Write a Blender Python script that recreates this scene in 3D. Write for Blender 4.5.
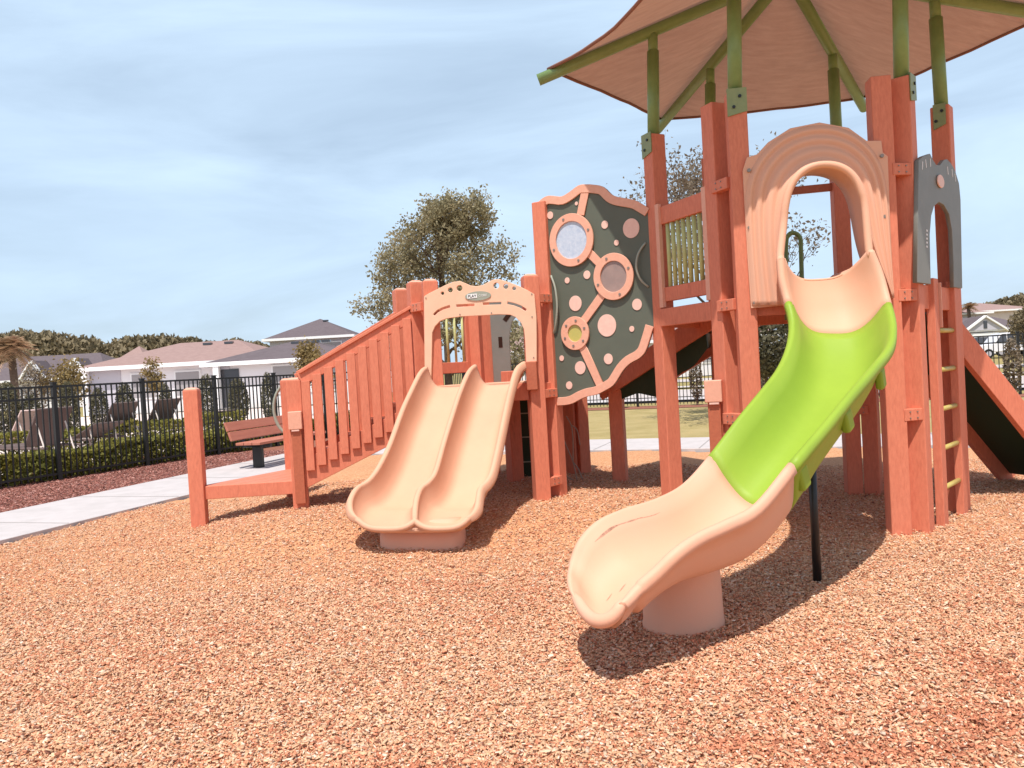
import bpy, bmesh, math, random
import numpy as np
from math import sin, cos, pi, radians, sqrt, atan2, hypot
from mathutils import Vector, Matrix
from mathutils.geometry import tessellate_polygon

for o in list(bpy.data.objects): bpy.data.objects.remove(o)
S = bpy.context.scene
COL = S.collection
random.seed(7); RNG = np.random.default_rng(7)

# ------------------------------------------------------------------ camera
F, RHO, PIT, EYE = 780.0, 0.057, 0.0205, 1.38
cd = bpy.data.cameras.new('camera'); cam = bpy.data.objects.new('camera', cd); COL.objects.link(cam)
cd.sensor_width = 36; cd.lens = 36*F/1024; cd.clip_start = .05; cd.clip_end = 3000
cam.matrix_world = Matrix.Translation((0, 0, EYE)) @ Matrix.Rotation(pi/2-PIT, 4, 'X') @ Matrix.Rotation(-RHO, 4, 'Z')
S.camera = cam

# ------------------------------------------------------------------ light
KX, KY = .12, .45                       # horizontal drift of a shadow per metre of height
ELEV = math.atan(1/hypot(KX, KY))
sd = bpy.data.lights.new('sun', 'SUN'); sd.energy = 4.6; sd.angle = radians(.6); sd.color = (1, .95, .87)
sun = bpy.data.objects.new('sun', sd); COL.objects.link(sun)
sun.rotation_euler = Vector((KX, KY, -1)).to_track_quat('-Z', 'Y').to_euler()
w = bpy.data.worlds.new('World'); S.world = w; w.use_nodes = True
nt = w.node_tree; nt.nodes.clear()
def N(t, typ, **k):
    n = t.nodes.new(typ)
    for a, b in k.items(): setattr(n, a, b)
    return n
sky = N(nt, 'ShaderNodeTexSky', sky_type='NISHITA', sun_disc=False)
sky.sun_elevation = ELEV; sky.sun_rotation = atan2(-KX, -KY); sky.dust_density = 1.6; sky.air_density = 1.0; sky.ozone_density = 1.2
tc = N(nt, 'ShaderNodeTexCoord')
mp = N(nt, 'ShaderNodeMapping'); mp.inputs['Rotation'].default_value = (0, radians(14), radians(20)); mp.inputs['Scale'].default_value = (.9, .9, 4.2)
nz = N(nt, 'ShaderNodeTexNoise'); nz.inputs['Scale'].default_value = 1.7; nz.inputs['Detail'].default_value = 7; nz.inputs['Roughness'].default_value = .56; nz.inputs['Distortion'].default_value = .5
rp = N(nt, 'ShaderNodeMapRange'); rp.inputs[1].default_value = .34; rp.inputs[2].default_value = .68; rp.inputs[3].default_value = .50; rp.inputs[4].default_value = .90
mx = N(nt, 'ShaderNodeMix', data_type='RGBA'); mx.inputs[7].default_value = (7.9, 10.1, 12.5, 1)
bg = N(nt, 'ShaderNodeBackground'); bg.inputs[1].default_value = .09
ow = N(nt, 'ShaderNodeOutputWorld')
nt.links.new(tc.outputs['Generated'], mp.inputs[0]); nt.links.new(mp.outputs[0], nz.inputs[0]); nt.links.new(nz.outputs[0], rp.inputs[0])
sp = N(nt, 'ShaderNodeSeparateXYZ'); nt.links.new(tc.outputs['Generated'], sp.inputs[0])
el = N(nt, 'ShaderNodeMapRange', interpolation_type='SMOOTHSTEP'); el.inputs[1].default_value = .44; el.inputs[2].default_value = .72; el.inputs[3].default_value = 1; el.inputs[4].default_value = .08
mu_ = N(nt, 'ShaderNodeMath', operation='MULTIPLY'); nt.links.new(sp.outputs[2], el.inputs[0]); nt.links.new(rp.outputs[0], mu_.inputs[0]); nt.links.new(el.outputs[0], mu_.inputs[1])
nt.links.new(mu_.outputs[0], mx.inputs[0]); nt.links.new(sky.outputs[0], mx.inputs[6]); nt.links.new(mx.outputs[2], bg.inputs[0]); nt.links.new(bg.outputs[0], ow.inputs[0])
S.view_settings.view_transform = 'Standard'; S.view_settings.look = 'None'; S.view_settings.gamma = 1
S.view_settings.use_curve_mapping = False; S.view_settings.exposure = .12
S.render.engine = 'CYCLES'

# ------------------------------------------------------------------ measuring helper (photo point + real distance -> place)
def P(u, v, d):
    a = (u-512)/F; b = (384-v)/F
    A = a*cos(RHO)+b*sin(RHO); B = -a*sin(RHO)+b*cos(RHO)
    y = cos(PIT)+B*sin(PIT); z = -sin(PIT)+B*cos(PIT)
    return Vector((A*d/y, d, EYE+z*d/y))
def ray(u, v): return P(u, v, 1.)-Vector((0, 0, EYE))
def PZ(u, v, z=0):
    r = ray(u, v); k = (z-EYE)/r.z; return Vector((r.x*k, r.y*k, z))
def ss(a, b, x):
    t = min(1, max(0, (x-a)/(b-a))); return t*t*(3-2*t)
def gz(x, y):                            # the mulch lies a little higher between the two decks
    return .165*ss(5.75, 6.75, y)*ss(2.9, 1.6, x)*ss(-3.6, -2.0, x)*ss(12.5, 10, y)+.02*sin(x*1.7+y*.6)*sin(y*1.3)
def gzn(x, y):
    def s(a, b, v):
        t = np.clip((v-a)/(b-a), 0, 1); return t*t*(3-2*t)
    return .165*s(5.75, 6.75, y)*s(2.9, 1.6, x)*s(-3.6, -2.0, x)*s(12.5, 10, y)+.02*np.sin(x*1.7+y*.6)*np.sin(y*1.3)

# ------------------------------------------------------------------ materials
def mat(name, col, rough=.6, spec=.4, var=None, vscale=8., bump=0., bscale=60., detail=5, stretch=(1, 1, 1), obj=True, spots=None, attr=None, trans=0, metal=0., coat=0.):
    m = bpy.data.materials.new(name); m.use_nodes = True; t = m.node_tree
    b = t.nodes['Principled BSDF']; b.inputs['Roughness'].default_value = rough; b.inputs['Metallic'].default_value = metal
    b.inputs['Specular IOR Level'].default_value = spec; b.inputs['Coat Weight'].default_value = coat
    tcn = N(t, 'ShaderNodeTexCoord'); mpn = N(t, 'ShaderNodeMapping'); mpn.inputs['Scale'].default_value = stretch
    t.links.new(tcn.outputs['Object'], mpn.inputs[0])
    base = None
    if attr:
        at = N(t, 'ShaderNodeAttribute', attribute_name=attr); base = at.outputs['Color']
    if var is not None:
        n = N(t, 'ShaderNodeTexNoise'); n.inputs['Scale'].default_value = vscale; n.inputs['Detail'].default_value = detail; n.inputs['Roughness'].default_value = .65
        t.links.new(mpn.outputs[0], n.inputs[0])
        r = N(t, 'ShaderNodeMapRange'); r.inputs[1].default_value = .32; r.inputs[2].default_value = .68
        t.links.new(n.outputs[0], r.inputs[0])
        x = N(t, 'ShaderNodeMix', data_type='RGBA'); x.inputs[6].default_value = (*col, 1); x.inputs[7].default_value = (*var, 1)
        t.links.new(r.outputs[0], x.inputs[0]); base = x.outputs[2]
    if spots:                            # (colour, scale, threshold, strength): worn or dirty marks
        sc, ssc, th, st = spots
        n2 = N(t, 'ShaderNodeTexNoise'); n2.inputs['Scale'].default_value = ssc; n2.inputs['Detail'].default_value = 8; n2.inputs['Roughness'].default_value = .7
        t.links.new(mpn.outputs[0], n2.inputs[0])
        r2 = N(t, 'ShaderNodeMapRange'); r2.inputs[1].default_value = th; r2.inputs[2].default_value = th+.08; r2.inputs[4].default_value = st
        t.links.new(n2.outputs[0], r2.inputs[0])
        x2 = N(t, 'ShaderNodeMix', data_type='RGBA'); x2.inputs[7].default_value = (*sc, 1)
        t.links.new(r2.outputs[0], x2.inputs[0])
        if base: t.links.new(base, x2.inputs[6])
        else: x2.inputs[6].default_value = (*col, 1)
        base = x2.outputs[2]
    if base: t.links.new(base, b.inputs['Base Color'])
    else: b.inputs['Base Color'].default_value = (*col, 1)
    if bump:
        n3 = N(t, 'ShaderNodeTexNoise'); n3.inputs['Scale'].default_value = bscale; n3.inputs['Detail'].default_value = 6
        t.links.new(mpn.outputs[0], n3.inputs[0])
        bp = N(t, 'ShaderNodeBump'); bp.inputs['Strength'].default_value = 1; bp.inputs['Distance'].default_value = bump
        t.links.new(n3.outputs[0], bp.inputs['Height']); t.links.new(bp.outputs[0], b.inputs['Normal'])
    if trans:
        tr = N(t, 'ShaderNodeBsdfTranslucent'); ms = N(t, 'ShaderNodeMixShader'); ms.inputs[0].default_value = trans
        if base: t.links.new(base, tr.inputs[0])
        else: tr.inputs[0].default_value = (*col, 1)
        t.links.new(b.outputs[0], ms.inputs[1]); t.links.new(tr.outputs[0], ms.inputs[2])
        t.links.new(ms.outputs[0], t.nodes['Material Output'].inputs[0])
    return m
M = {}
M['post'] = mat('recycled_plastic_lumber', (.72, .24, .145), .6, .3, var=(.61, .185, .11), vscale=60, bump=.0012, bscale=45, stretch=(1, 1, .25), spots=((.40, .12, .07), 7, .60, .5))
M['board'] = mat('brown_board', (.50, .15, .08), .6, .3, var=(.42, .12, .065), vscale=40, bump=.001, bscale=50)
M['peach'] = mat('moulded_peach_plastic', (.74, .415, .29), .58, .25, var=(.77, .41, .275), vscale=3, bump=.0006, bscale=160, spots=((.50, .26, .17), 4.5, .66, .35))
M['tan'] = mat('moulded_tan_plastic', (.70, .405, .27), .62, .22, var=(.67, .375, .25), vscale=3, bump=.0006, bscale=160, spots=((.52, .32, .2), 6, .67, .35))
M['lime'] = mat('moulded_lime_plastic', (.29, .42, .045), .52, .3, var=(.265, .39, .042), vscale=3, bump=.0006, bscale=160, spots=((.5, .62, .2), 9, .68, .3))
M['peachboard'] = mat('peach_board', (.80, .42, .30), .5, .35, var=(.74, .37, .26), vscale=30, bump=.0006, bscale=90)
M['pole'] = mat('green_painted_steel', (.22, .33, .12), .38, .5, var=(.185, .285, .10), vscale=12, spots=((.28, .24, .12), 9, .66, .4))
M['bracket'] = mat('sage_bracket_paint', (.26, .31, .14), .45, .5, var=(.22, .27, .12), vscale=20)
M['bars'] = mat('olive_bar_paint', (.55, .55, .24), .5, .4, var=(.48, .48, .20), vscale=14)
M['rung'] = mat('yellow_rung_paint', (.52, .42, .12), .4, .5)
M['panel'] = mat('dark_green_panel', (.115, .128, .098), .5, .4, var=(.105, .117, .09), vscale=6, bump=.0005, bscale=120)
M['grey'] = mat('grey_panel', (.22, .22, .20), .5, .4, var=(.19, .195, .175), vscale=6, bump=.0005, bscale=120)
M['dots'] = mat('pink_dots', (.84, .56, .47), .5, .4, var=(.80, .49, .41), vscale=30)
M['black'] = mat('black_steel', (.012, .012, .013), .4, .5)
M['darkgreen'] = mat('dark_green_plastic', (.018, .042, .022), .45, .4)
M['dark'] = mat('dark_recess', (.05, .02, .012), .8, .2)
M['bolt'] = mat('weathered_bolt', (.30, .25, .22), .45, .5, metal=.6)
M['holes'] = mat('cut_hole', (.04, .02, .015), .9, .1)
M['white'] = mat('white_paint', (.8, .8, .8), .5, .4)
M['canopy'] = mat('shade_mesh_fabric', (.47, .285, .205), .85, .1, var=(.39, .225, .16), vscale=5, stretch=(1, 5, 1), bump=.003, bscale=40, trans=.24, spots=((.50, .22, .15), 3.5, .6, .3))
M['hem'] = mat('shade_hem', (.26, .13, .10), .8, .1)
M['window'] = mat('clouded_window', (.42, .50, .64), .12, .5, var=(.58, .64, .74), vscale=30)
M['windowdark'] = mat('dim_window', (.36, .25, .22), .15, .5, var=(.28, .2, .18), vscale=10)
M['windowyel'] = mat('yellow_window', (.5, .45, .12), .2, .5)
M['concrete'] = mat('pale_concrete', (.58, .53, .53), .85, .2, var=(.49, .45, .445), vscale=3.5, detail=9, bump=.002, bscale=90, spots=((.50, .44, .42), 2.2, .66, .35))
M['joint'] = mat('concrete_joint', (.36, .33, .32), .9, .1)
M['poolconc'] = mat('pool_deck_pale', (.78, .66, .60), .85, .2, var=(.7, .58, .53), vscale=1.2)
M['road'] = mat('sun_bleached_asphalt', (.55, .49, .47), .9, .2, var=(.5, .44, .42), vscale=.6)
M['redmulch'] = mat('red_bark_bed', (.24, .10, .07), .9, .1, var=(.36, .16, .11), vscale=22, bump=.03, bscale=24, detail=8)
M['grass'] = mat('dry_lawn', (.46, .36, .18), .9, .1, var=(.33, .265, .11), vscale=1.3, detail=10, bump=.02, bscale=35, spots=((.46, .33, .15), 3, .55, .5))
M['farland'] = mat('far_lawn', (.38, .29, .13), .95, .1, var=(.28, .24, .09), vscale=.12, detail=8)
M['bark'] = mat('oak_bark', (.16, .11, .08), .9, .1, var=(.10, .07, .05), vscale=12, bump=.01, bscale=20)
M['leaf_chip'] = None
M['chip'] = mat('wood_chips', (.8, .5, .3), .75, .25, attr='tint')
M['mulch'] = mat('wood_mulch', (.70, .38, .20), .9, .15, var=(.46, .19, .09), vscale=34, detail=9, bump=.02, bscale=45, spots=((.80, .50, .30), 46, .52, .8))
def leafmat(name, a, b, tr=.3, sc=1.3):
    return mat(name, a, .6, .3, var=b, vscale=sc, trans=tr)
M['oak'] = leafmat('oak_leaves', (.46, .39, .24), (.25, .22, .12), .42, 2.5)
M['sparse'] = leafmat('sparse_leaves', (.28, .21, .15), (.17, .14, .10), .3)
M['farleaf'] = leafmat('far_leaves', (.32, .25, .15), (.18, .15, .09), .25, .25)
M['hedge'] = leafmat('hedge_leaves', (.34, .29, .06), (.17, .18, .045), .3, 2)
M['bush'] = leafmat('bush_leaves', (.11, .105, .065), (.17, .15, .085), .3, 2)
M['palm'] = leafmat('palm_leaves', (.50, .31, .20), (.30, .22, .12), .3, 2)
M['sapling'] = leafmat('sapling_leaves', (.34, .24, .09), (.22, .16, .07), .3, 2)
M['wall'] = mat('white_house_wall', (.80, .78, .80), .8, .2, var=(.76, .73, .76), vscale=.4)
M['wallgrey'] = mat('grey_house_wall', (.52, .50, .55), .8, .2, var=(.48, .46, .52), vscale=.4)
M['trim'] = mat('white_trim', (.85, .84, .85), .6, .3)
M['roofpink'] = mat('pinkish_shingles', (.36, .245, .225), .9, .1, var=(.30, .20, .185), vscale=3, stretch=(1, 1, 4))
M['roofgrey'] = mat('grey_shingles', (.165, .135, .145), .9, .1, var=(.13, .105, .115), vscale=3, stretch=(1, 1, 4))
M['glass'] = mat('dark_glass', (.06, .06, .07), .08, .6)
M['shade'] = mat('window_blind', (.35, .33, .34), .7, .2)
M['sling'] = mat('taupe_sling', (.16, .115, .105), .8, .2, var=(.13, .095, .09), vscale=20)
M['slingpale'] = mat('pale_towel', (.72, .52, .48), .85, .1)
M['cream'] = mat('cream_frame', (.75, .66, .6), .5, .4)
M['carwhite'] = mat('white_car_paint', (.75, .72, .75), .25, .5, coat=.5)
M['cargrey'] = mat('dark_car_paint', (.05, .05, .06), .25, .5, coat=.5)
M['rubber'] = mat('tyre_rubber', (.02, .02, .02), .85, .2)
M['hoop'] = mat('sage_grey_hoop', (.32, .34, .28), .5, .4)
M['rope'] = mat('frayed_cord', (.42, .33, .27), .8, .2)

# ------------------------------------------------------------------ mesh building
ORG = Vector((0, 0, 0))
class MB:
    def __init__(s): s.v = []; s.f = []
    def add(s, vs, fs):
        n = len(s.v); s.v += [tuple(v) for v in vs]; s.f += [tuple(i+n for i in f) for f in fs]; return s
    def box(s, c, size, yaw=0.):
        a, b, h = size[0]/2, size[1]/2, size[2]/2; cy, sy = cos(yaw), sin(yaw)
        vs = [(c[0]+x*cy-y*sy, c[1]+x*sy+y*cy, c[2]+z) for z in (-h, h) for x, y in ((-a, -b), (a, -b), (a, b), (-a, b))]
        return s.add(vs, [(3, 2, 1, 0), (4, 5, 6, 7), (0, 1, 5, 4), (1, 2, 6, 5), (2, 3, 7, 6), (3, 0, 4, 7)])
    def beam(s, p, q, wd, ht, up=(0, 0, 1)):
        p, q = Vector(p), Vector(q); t = (q-p).normalized(); up = Vector(up)
        l = t.cross(up).normalized(); u = l.cross(t)
        vs = [e+l*a*wd/2+u*b*ht/2 for e in (p, q) for a, b in ((-1, -1), (1, -1), (1, 1), (-1, 1))]
        return s.add(vs, [(3, 2, 1, 0), (4, 5, 6, 7), (0, 1, 5, 4), (1, 2, 6, 5), (2, 3, 7, 6), (3, 0, 4, 7)])
    def tube(s, pts, r, n=12, cap=True):
        pts = [Vector(p) for p in pts]; rs = r if isinstance(r, (list, tuple)) else [r]*len(pts)
        secs = []; last = None
        for i, p in enumerate(pts):
            t = (pts[min(i+1, len(pts)-1)]-pts[max(i-1, 0)]).normalized()
            a = last if last is not None else (Vector((0, 0, 1)) if abs(t.z) < .9 else Vector((1, 0, 0)))
            l = (a-t*a.dot(t)).normalized(); last = l; k = t.cross(l)
            secs.append([p+(l*cos(2*pi*j/n)+k*sin(2*pi*j/n))*rs[i] for j in range(n)])
        return s.loft(secs, True, cap)
    def loft(s, secs, closed=True, cap=True):
        n = len(secs[0]); vs = [v for c in secs for v in c]; fs = []
        for i in range(len(secs)-1):
            for j in range(n if closed else n-1):
                k = (j+1) % n; fs.append((i*n+j, i*n+k, (i+1)*n+k, (i+1)*n+j))
        if cap and closed: fs += [tuple(range(n))[::-1], tuple((len(secs)-1)*n+j for j in range(n))]
        return s.add(vs, fs)
    def cyl(s, c, r, h, n=24): return s.tube([c, (c[0], c[1], c[2]+h)], r, n)
    def build(s, name, m, parent=None, bevel=0., smooth=False, org=None, fixn=True, segs=2):
        og = org if org is not None else ORG
        me = bpy.data.meshes.new(name); me.from_pydata([(v[0]-og[0], v[1]-og[1], v[2]-og[2]) for v in s.v], [], s.f)
        if fixn:
            bm = bmesh.new(); bm.from_mesh(me); bmesh.ops.recalc_face_normals(bm, faces=bm.faces)
            bm.to_mesh(me); bm.free()
        o = bpy.data.objects.new(name, me); COL.objects.link(o); o.parent = parent
        me.materials.append(m if not isinstance(m, str) else M[m])
        if smooth: me.shade_smooth()
        if bevel:
            b = o.modifiers.new('bevel', 'BEVEL'); b.width = bevel; b.segments = segs; b.limit_method = 'ANGLE'; b.angle_limit = radians(40)
            b.harden_normals = True
            me.shade_smooth() if False else None
        if parent is None: o.location = og
        return o
def thing(name, label, cat, loc, group=None):
    o = bpy.data.objects.new(name, None); COL.objects.link(o); o.location = loc; o.empty_display_size = .2
    o['label'] = label; o['category'] = cat
    if group: o['group'] = group
    return o
def tag(o, label, cat, group=None):
    o['label'] = label; o['category'] = cat
    if group: o['group'] = group
    return o
def struct(o): o['kind'] = 'structure'; return o
def stuff(o, label=None, cat=None):
    o['kind'] = 'stuff'
    if label: o['label'] = label; o['category'] = cat
    return o

class Wall:                              # a vertical plane through two plan points; s runs along it, n points out of its face towards the viewer
    def __init__(s, a, b):
        s.o = Vector((a[0], a[1], 0)); d = Vector((b[0]-a[0], b[1]-a[1], 0)); s.L = d.length; s.t = d.normalized()
        s.n = Vector((s.t.y, -s.t.x, 0))
    def px(s, u, v):
        r = ray(u, v); c = Vector((0, 0, EYE)); k = (s.o-c).dot(s.n)/r.dot(s.n); p = c+r*k
        return ((p-s.o).dot(s.t), p.z)
    def pt(s, a, z, out=0.): return s.o+s.t*a+Vector((0, 0, z))+s.n*out
    def panel(s, name, loops, m, parent, th=.02, out=0., bevel=.003, res=1):
        cu = bpy.data.curves.new('tmp', 'CURVE'); cu.dimensions = '2D'; cu.fill_mode = 'BOTH'; cu.extrude = th/2-bevel; cu.bevel_depth = bevel; cu.bevel_resolution = 1
        for lp in loops:
            sp = cu.splines.new('POLY'); sp.points.add(len(lp)-1)
            for i, (x, z) in enumerate(lp): sp.points[i].co = (x, z, 0, 1)
            sp.use_cyclic_u = True
        ob = bpy.data.objects.new('tmp', cu); COL.objects.link(ob)
        dg = bpy.context.evaluated_depsgraph_get(); me = bpy.data.meshes.new_from_object(ob.evaluated_get(dg))
        bpy.data.objects.remove(ob); bpy.data.curves.remove(cu)
        mw = Matrix(((s.t.x, 0, s.n.x, 0), (s.t.y, 0, s.n.y, 0), (0, 1, 0, 0), (0, 0, 0, 1)))
        me.transform(Matrix.Translation(s.o+s.n*out-ORG) @ mw); me.name = name
        me.materials.clear(); me.materials.append(M[m])
        o = bpy.data.objects.new(name, me); COL.objects.link(o); o.parent = parent
        if parent is None: o.location = ORG
        return o
def text(name, body, size, wall, a, z, out, m, parent, extr=.002, rot=0.):
    cu = bpy.data.curves.new('tmp', 'FONT'); cu.body = body; cu.size = size; cu.extrude = extr; cu.align_x = 'CENTER'; cu.align_y = 'CENTER'
    ob = bpy.data.objects.new('tmp', cu); COL.objects.link(ob)
    dg = bpy.context.evaluated_depsgraph_get(); me = bpy.data.meshes.new_from_object(ob.evaluated_get(dg))
    bpy.data.objects.remove(ob); bpy.data.curves.remove(cu)
    s = wall; mw = Matrix(((s.t.x, 0, s.n.x, 0), (s.t.y, 0, s.n.y, 0), (0, 1, 0, 0), (0, 0, 0, 1)))
    me.transform(Matrix.Translation(s.pt(a, z, out)-ORG) @ mw @ Matrix.Rotation(rot, 4, 'Z')); me.name = name
    me.materials.clear(); me.materials.append(M[m])
    o = bpy.data.objects.new(name, me); COL.objects.link(o); o.parent = parent
    return o
def circ(c, r, n=32, ry=None, k=1.): return [(c[0]+k*r*cos(2*pi*i/n), c[1]+(ry or r)*sin(2*pi*i/n)) for i in range(n)]
def crspline(pts, k=6, closed=False):
    pts = [Vector(p) for p in pts]; out = []; n = len(pts)
    for i in range(n if closed else n-1):
        g = lambda j: pts[j % n] if closed else pts[min(max(j, 0), n-1)]
        p0, p1, p2, p3 = g(i-1), g(i), g(i+1), g(i+2)
        for q in range(k):
            t = q/k; out.append(.5*((2*p1)+(p2-p0)*t+(2*p0-5*p1+4*p2-p3)*t*t+(3*p1-p0-3*p2+p3)*t*t*t))
    if not closed: out.append(pts[-1])
    return out
def sm2(pts, k=4, closed=False): return [(v.x, v.y) for v in crspline([(a, b, 0) for a, b in pts], k, closed)]

# ------------------------------------------------------------------ the ground
def poly(name, pts, m, z):
    mb = MB().add([(p[0], p[1], z) for p in pts], [tuple(range(len(pts)))]); o = mb.build(name, m, fixn=False); return o
struct(poly('ground', [(-700, -200), (700, -200), (700, 1200), (-700, 1200)], 'farland', -.06))
LP = lambda y: (-4.87+(y-7.26)*.325)     # front edge of the left path
# mulch surface
xs = np.arange(-9, 13.01, .12); ys = np.arange(-3, 14.2, .12)
X, Y = np.meshgrid(xs, ys); Z = gzn(X, Y)
nx, ny = len(xs), len(ys)
inside = (X > LP(Y)-.05) & (Y < 12.52-.39*X+.05)
idx = np.arange(nx*ny).reshape(ny, nx)
f4 = np.stack([idx[:-1, :-1], idx[:-1, 1:], idx[1:, 1:], idx[1:, :-1]], -1).reshape(-1, 4)
keep = inside[:-1, :-1].reshape(-1) & inside[1:, 1:].reshape(-1)
mu = MB(); mu.v = list(zip(X.ravel().tolist(), Y.ravel().tolist(), Z.ravel().tolist())); mu.f = [tuple(r) for r in f4[keep].tolist()]
o = mu.build('mulch_ground', 'mulch', fixn=False, smooth=True); struct(o)
# path: left leg and rear leg of pale concrete with joints
def strip(name, line, w0, w1, m, z, th=.1):   # slab with real edge
    (a, b) = line; a = Vector((*a, 0)); b = Vector((*b, 0)); t = (b-a).normalized(); n = Vector((-t.y, t.x, 0))
    pts = [a+n*w0, b+n*w0, b+n*w1, a+n*w1]
    vs = [(p.x, p.y, z) for p in pts]+[(p.x, p.y, z-th) for p in pts]
    return struct(MB().add(vs, [(0, 1, 2, 3), (4, 5, 1, 0), (5, 6, 2, 1), (6, 7, 3, 2), (7, 4, 0, 3)]).build(name, m, bevel=.008))
strip('path', ((LP(-3), -3), (LP(15.2), 15.2)), 0, 1.62, 'concrete', .045)
c0 = (-3.0, 13.7); c1 = (14, 7.06)
strip('path', (c0, c1), 0, 1.62, 'concrete', .041)
jt = MB()
for k in range(13):
    y = -1+k*1.5; a = Vector((LP(y), y, 0)); n = Vector((-.951, .309, 0)); jt.beam(a+Vector((0, 0, .0462))+n*.01, a+n*1.6+Vector((0, 0, .0462)), .018, .004)
for k in range(11):
    a = Vector((c0[0]+1.2+k*1.5, c0[1]-(1.2+k*1.5)*.39, .0425)); n = Vector((.364, .931, 0)); jt.beam(a+n*.01, a+n*1.6, .018, .004)
struct(jt.build('path_joint', 'joint'))
# fence lines
FD = Vector((.452, .892, 0)); FA = Vector((-7.23, 12.32, 0))-FD*3.2
CORNER = FA+FD*17.6
RD = Vector((.915, -.403, 0))
# red bark bed between path and left fence
struct(poly('bark_bed', [(LP(-3)-1.65, -3), (LP(15.5)-1.65, 15.5), (CORNER.x+.4, CORNER.y-.8), CORNER, FA, FA-FD*12], 'redmulch', .0))
gl = [(LP(15)-.1-1.62, 15), (LP(13.9)+.2, 13.9), (14, 8.4), (24, 4.5), CORNER+RD*26, CORNER]
struct(poly('lawn', gl, 'grass', .0))
struct(poly('bark_bed', [CORNER+FD*.3, CORNER-FD*1.0, CORNER-FD*1.0+RD*30, CORNER+FD*.3+RD*30], 'redmulch', .012))
# pool terrace beyond the left fence
struct(poly('pool_terrace', [FA-FD*12-RD*.9, CORNER-RD*.9+FD*2, CORNER-RD*12+FD*12, CORNER-RD*40+FD*6, FA-FD*14-RD*30], 'poolconc', -.02))
struct(poly('planting_bed', [FA-FD*12, CORNER, CORNER-RD*2.3, FA-FD*12-RD*2.3], 'redmulch', -.012))
# road and pavement beyond the rear fence
for nm, o0, o1, mm, z in (('pavement', 3.0, 4.6, 'concrete', .02), ('road', 6.2, 12.5, 'road', -.03), ('pavement', 14, 15.6, 'concrete', .02), ('road', 24, 30, 'road', -.03)):
    a = CORNER-RD*2+FD*o0; b = CORNER+RD*70+FD*o0; c = CORNER+RD*70+FD*o1; d = CORNER-RD*2+FD*o1
    struct(poly(nm, [a, b, c, d], mm, z))

# loose wood chips lying on the mulch
def chips(name, label, cat, x, d, zfun, pal, pr, Lm, attr_red=.22):
    n = len(d)
    yaw = RNG.uniform(0, 2*pi, n); L = RNG.gamma(3.2, Lm, n)+.005; W = L*RNG.uniform(.25, .75, n); T = RNG.uniform(.0015, .005, n)
    L = np.clip(L, .008, .06); W = np.clip(W, .004, .02)
    tilt = RNG.normal(0, .27, n); roll = RNG.normal(0, .36, n)
    z = zfun(x, d)+.003+np.abs(RNG.normal(0, .008, n))
    ct, st = np.cos(tilt), np.sin(tilt); cr, sr = np.cos(roll), np.sin(roll); cy, sy = np.cos(yaw), np.sin(yaw)
    loc = np.array([(-1, -.45, -1), (.75, -1, -1), (1, .35, -1), (-.7, 1, -1), (-1, -.45, 1), (.75, -1, 1), (1, .35, 1), (-.7, 1, 1)], float)
    jit = RNG.uniform(.55, 1.1, (n, 4, 2)); v = np.empty((n, 8, 3))
    for i, (a, b, c) in enumerate(loc):
        px = a*L/2*jit[:, i % 4, 0]; py = b*W/2*jit[:, i % 4, 1]; pz = c*T/2
        py2 = py*cr-pz*sr; pz2 = py*sr+pz*cr
        px3 = px*ct-pz2*st; pz3 = px*st+pz2*ct
        v[:, i, 0] = x+px3*cy-py2*sy; v[:, i, 1] = d+px3*sy+py2*cy; v[:, i, 2] = z+pz3
    fa = np.array([(4, 5, 6, 7), (0, 1, 5, 4), (1, 2, 6, 5), (2, 3, 7, 6), (3, 0, 4, 7)])
    f = (np.arange(n)[:, None, None]*8+fa[None]).reshape(-1, 4)
    me = bpy.data.meshes.new(name); nv, nf = n*8, len(f)
    me.vertices.add(nv); me.vertices.foreach_set('co', v.reshape(-1)); me.loops.add(nf*4); me.loops.foreach_set('vertex_index', f.reshape(-1).astype(np.int32))
    me.polygons.add(nf); me.polygons.foreach_set('loop_start', np.arange(0, nf*4, 4, dtype=np.int32)); me.update(calc_edges=True)
    red = np.clip(.5+.5*np.sin(x*1.9+1.3*np.sin(d*1.1))*np.sin(d*2.3+x*.7)+.3*np.sin(x*7.1+d*3)*np.sin(d*8.3-x*2), 0, 1.2)
    k = RNG.choice(len(pal), n, p=pr); k = np.where((RNG.random(n) < attr_red*red**2), 3, k)
    redpatch = np.zeros(n)  # oval patches where redder, darker chips are picked more often
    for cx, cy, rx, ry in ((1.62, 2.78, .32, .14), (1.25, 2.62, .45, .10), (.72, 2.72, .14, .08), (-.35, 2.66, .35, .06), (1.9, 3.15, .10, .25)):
        redpatch = np.maximum(redpatch, np.exp(-(((x-cx)/rx)**2+((d-cy)/ry)**2)))
    k = np.where((RNG.random(n) < .75*redpatch), np.where(RNG.random(n) < .6, 3, 5), k)
    c = pal[k]*RNG.uniform(.7, 1.15, (n, 1)); c = np.clip(c*np.array([.93, .89, 1.0]), 0, .95)
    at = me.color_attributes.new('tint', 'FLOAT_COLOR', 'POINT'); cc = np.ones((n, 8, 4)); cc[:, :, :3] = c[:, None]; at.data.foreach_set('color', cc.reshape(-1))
    me.materials.append(M['chip']); o = bpy.data.objects.new(name, me); COL.objects.link(o)
    stuff(o, label, cat)
n_ = 330000
d_ = np.concatenate([RNG.uniform(2.3, 5.2, int(n_*.60)), RNG.uniform(5.2, 9.2, n_-int(n_*.60))]); x_ = RNG.uniform(-.72, .72, n_)*d_
ok_ = x_ > LP(d_)+.03
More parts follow.
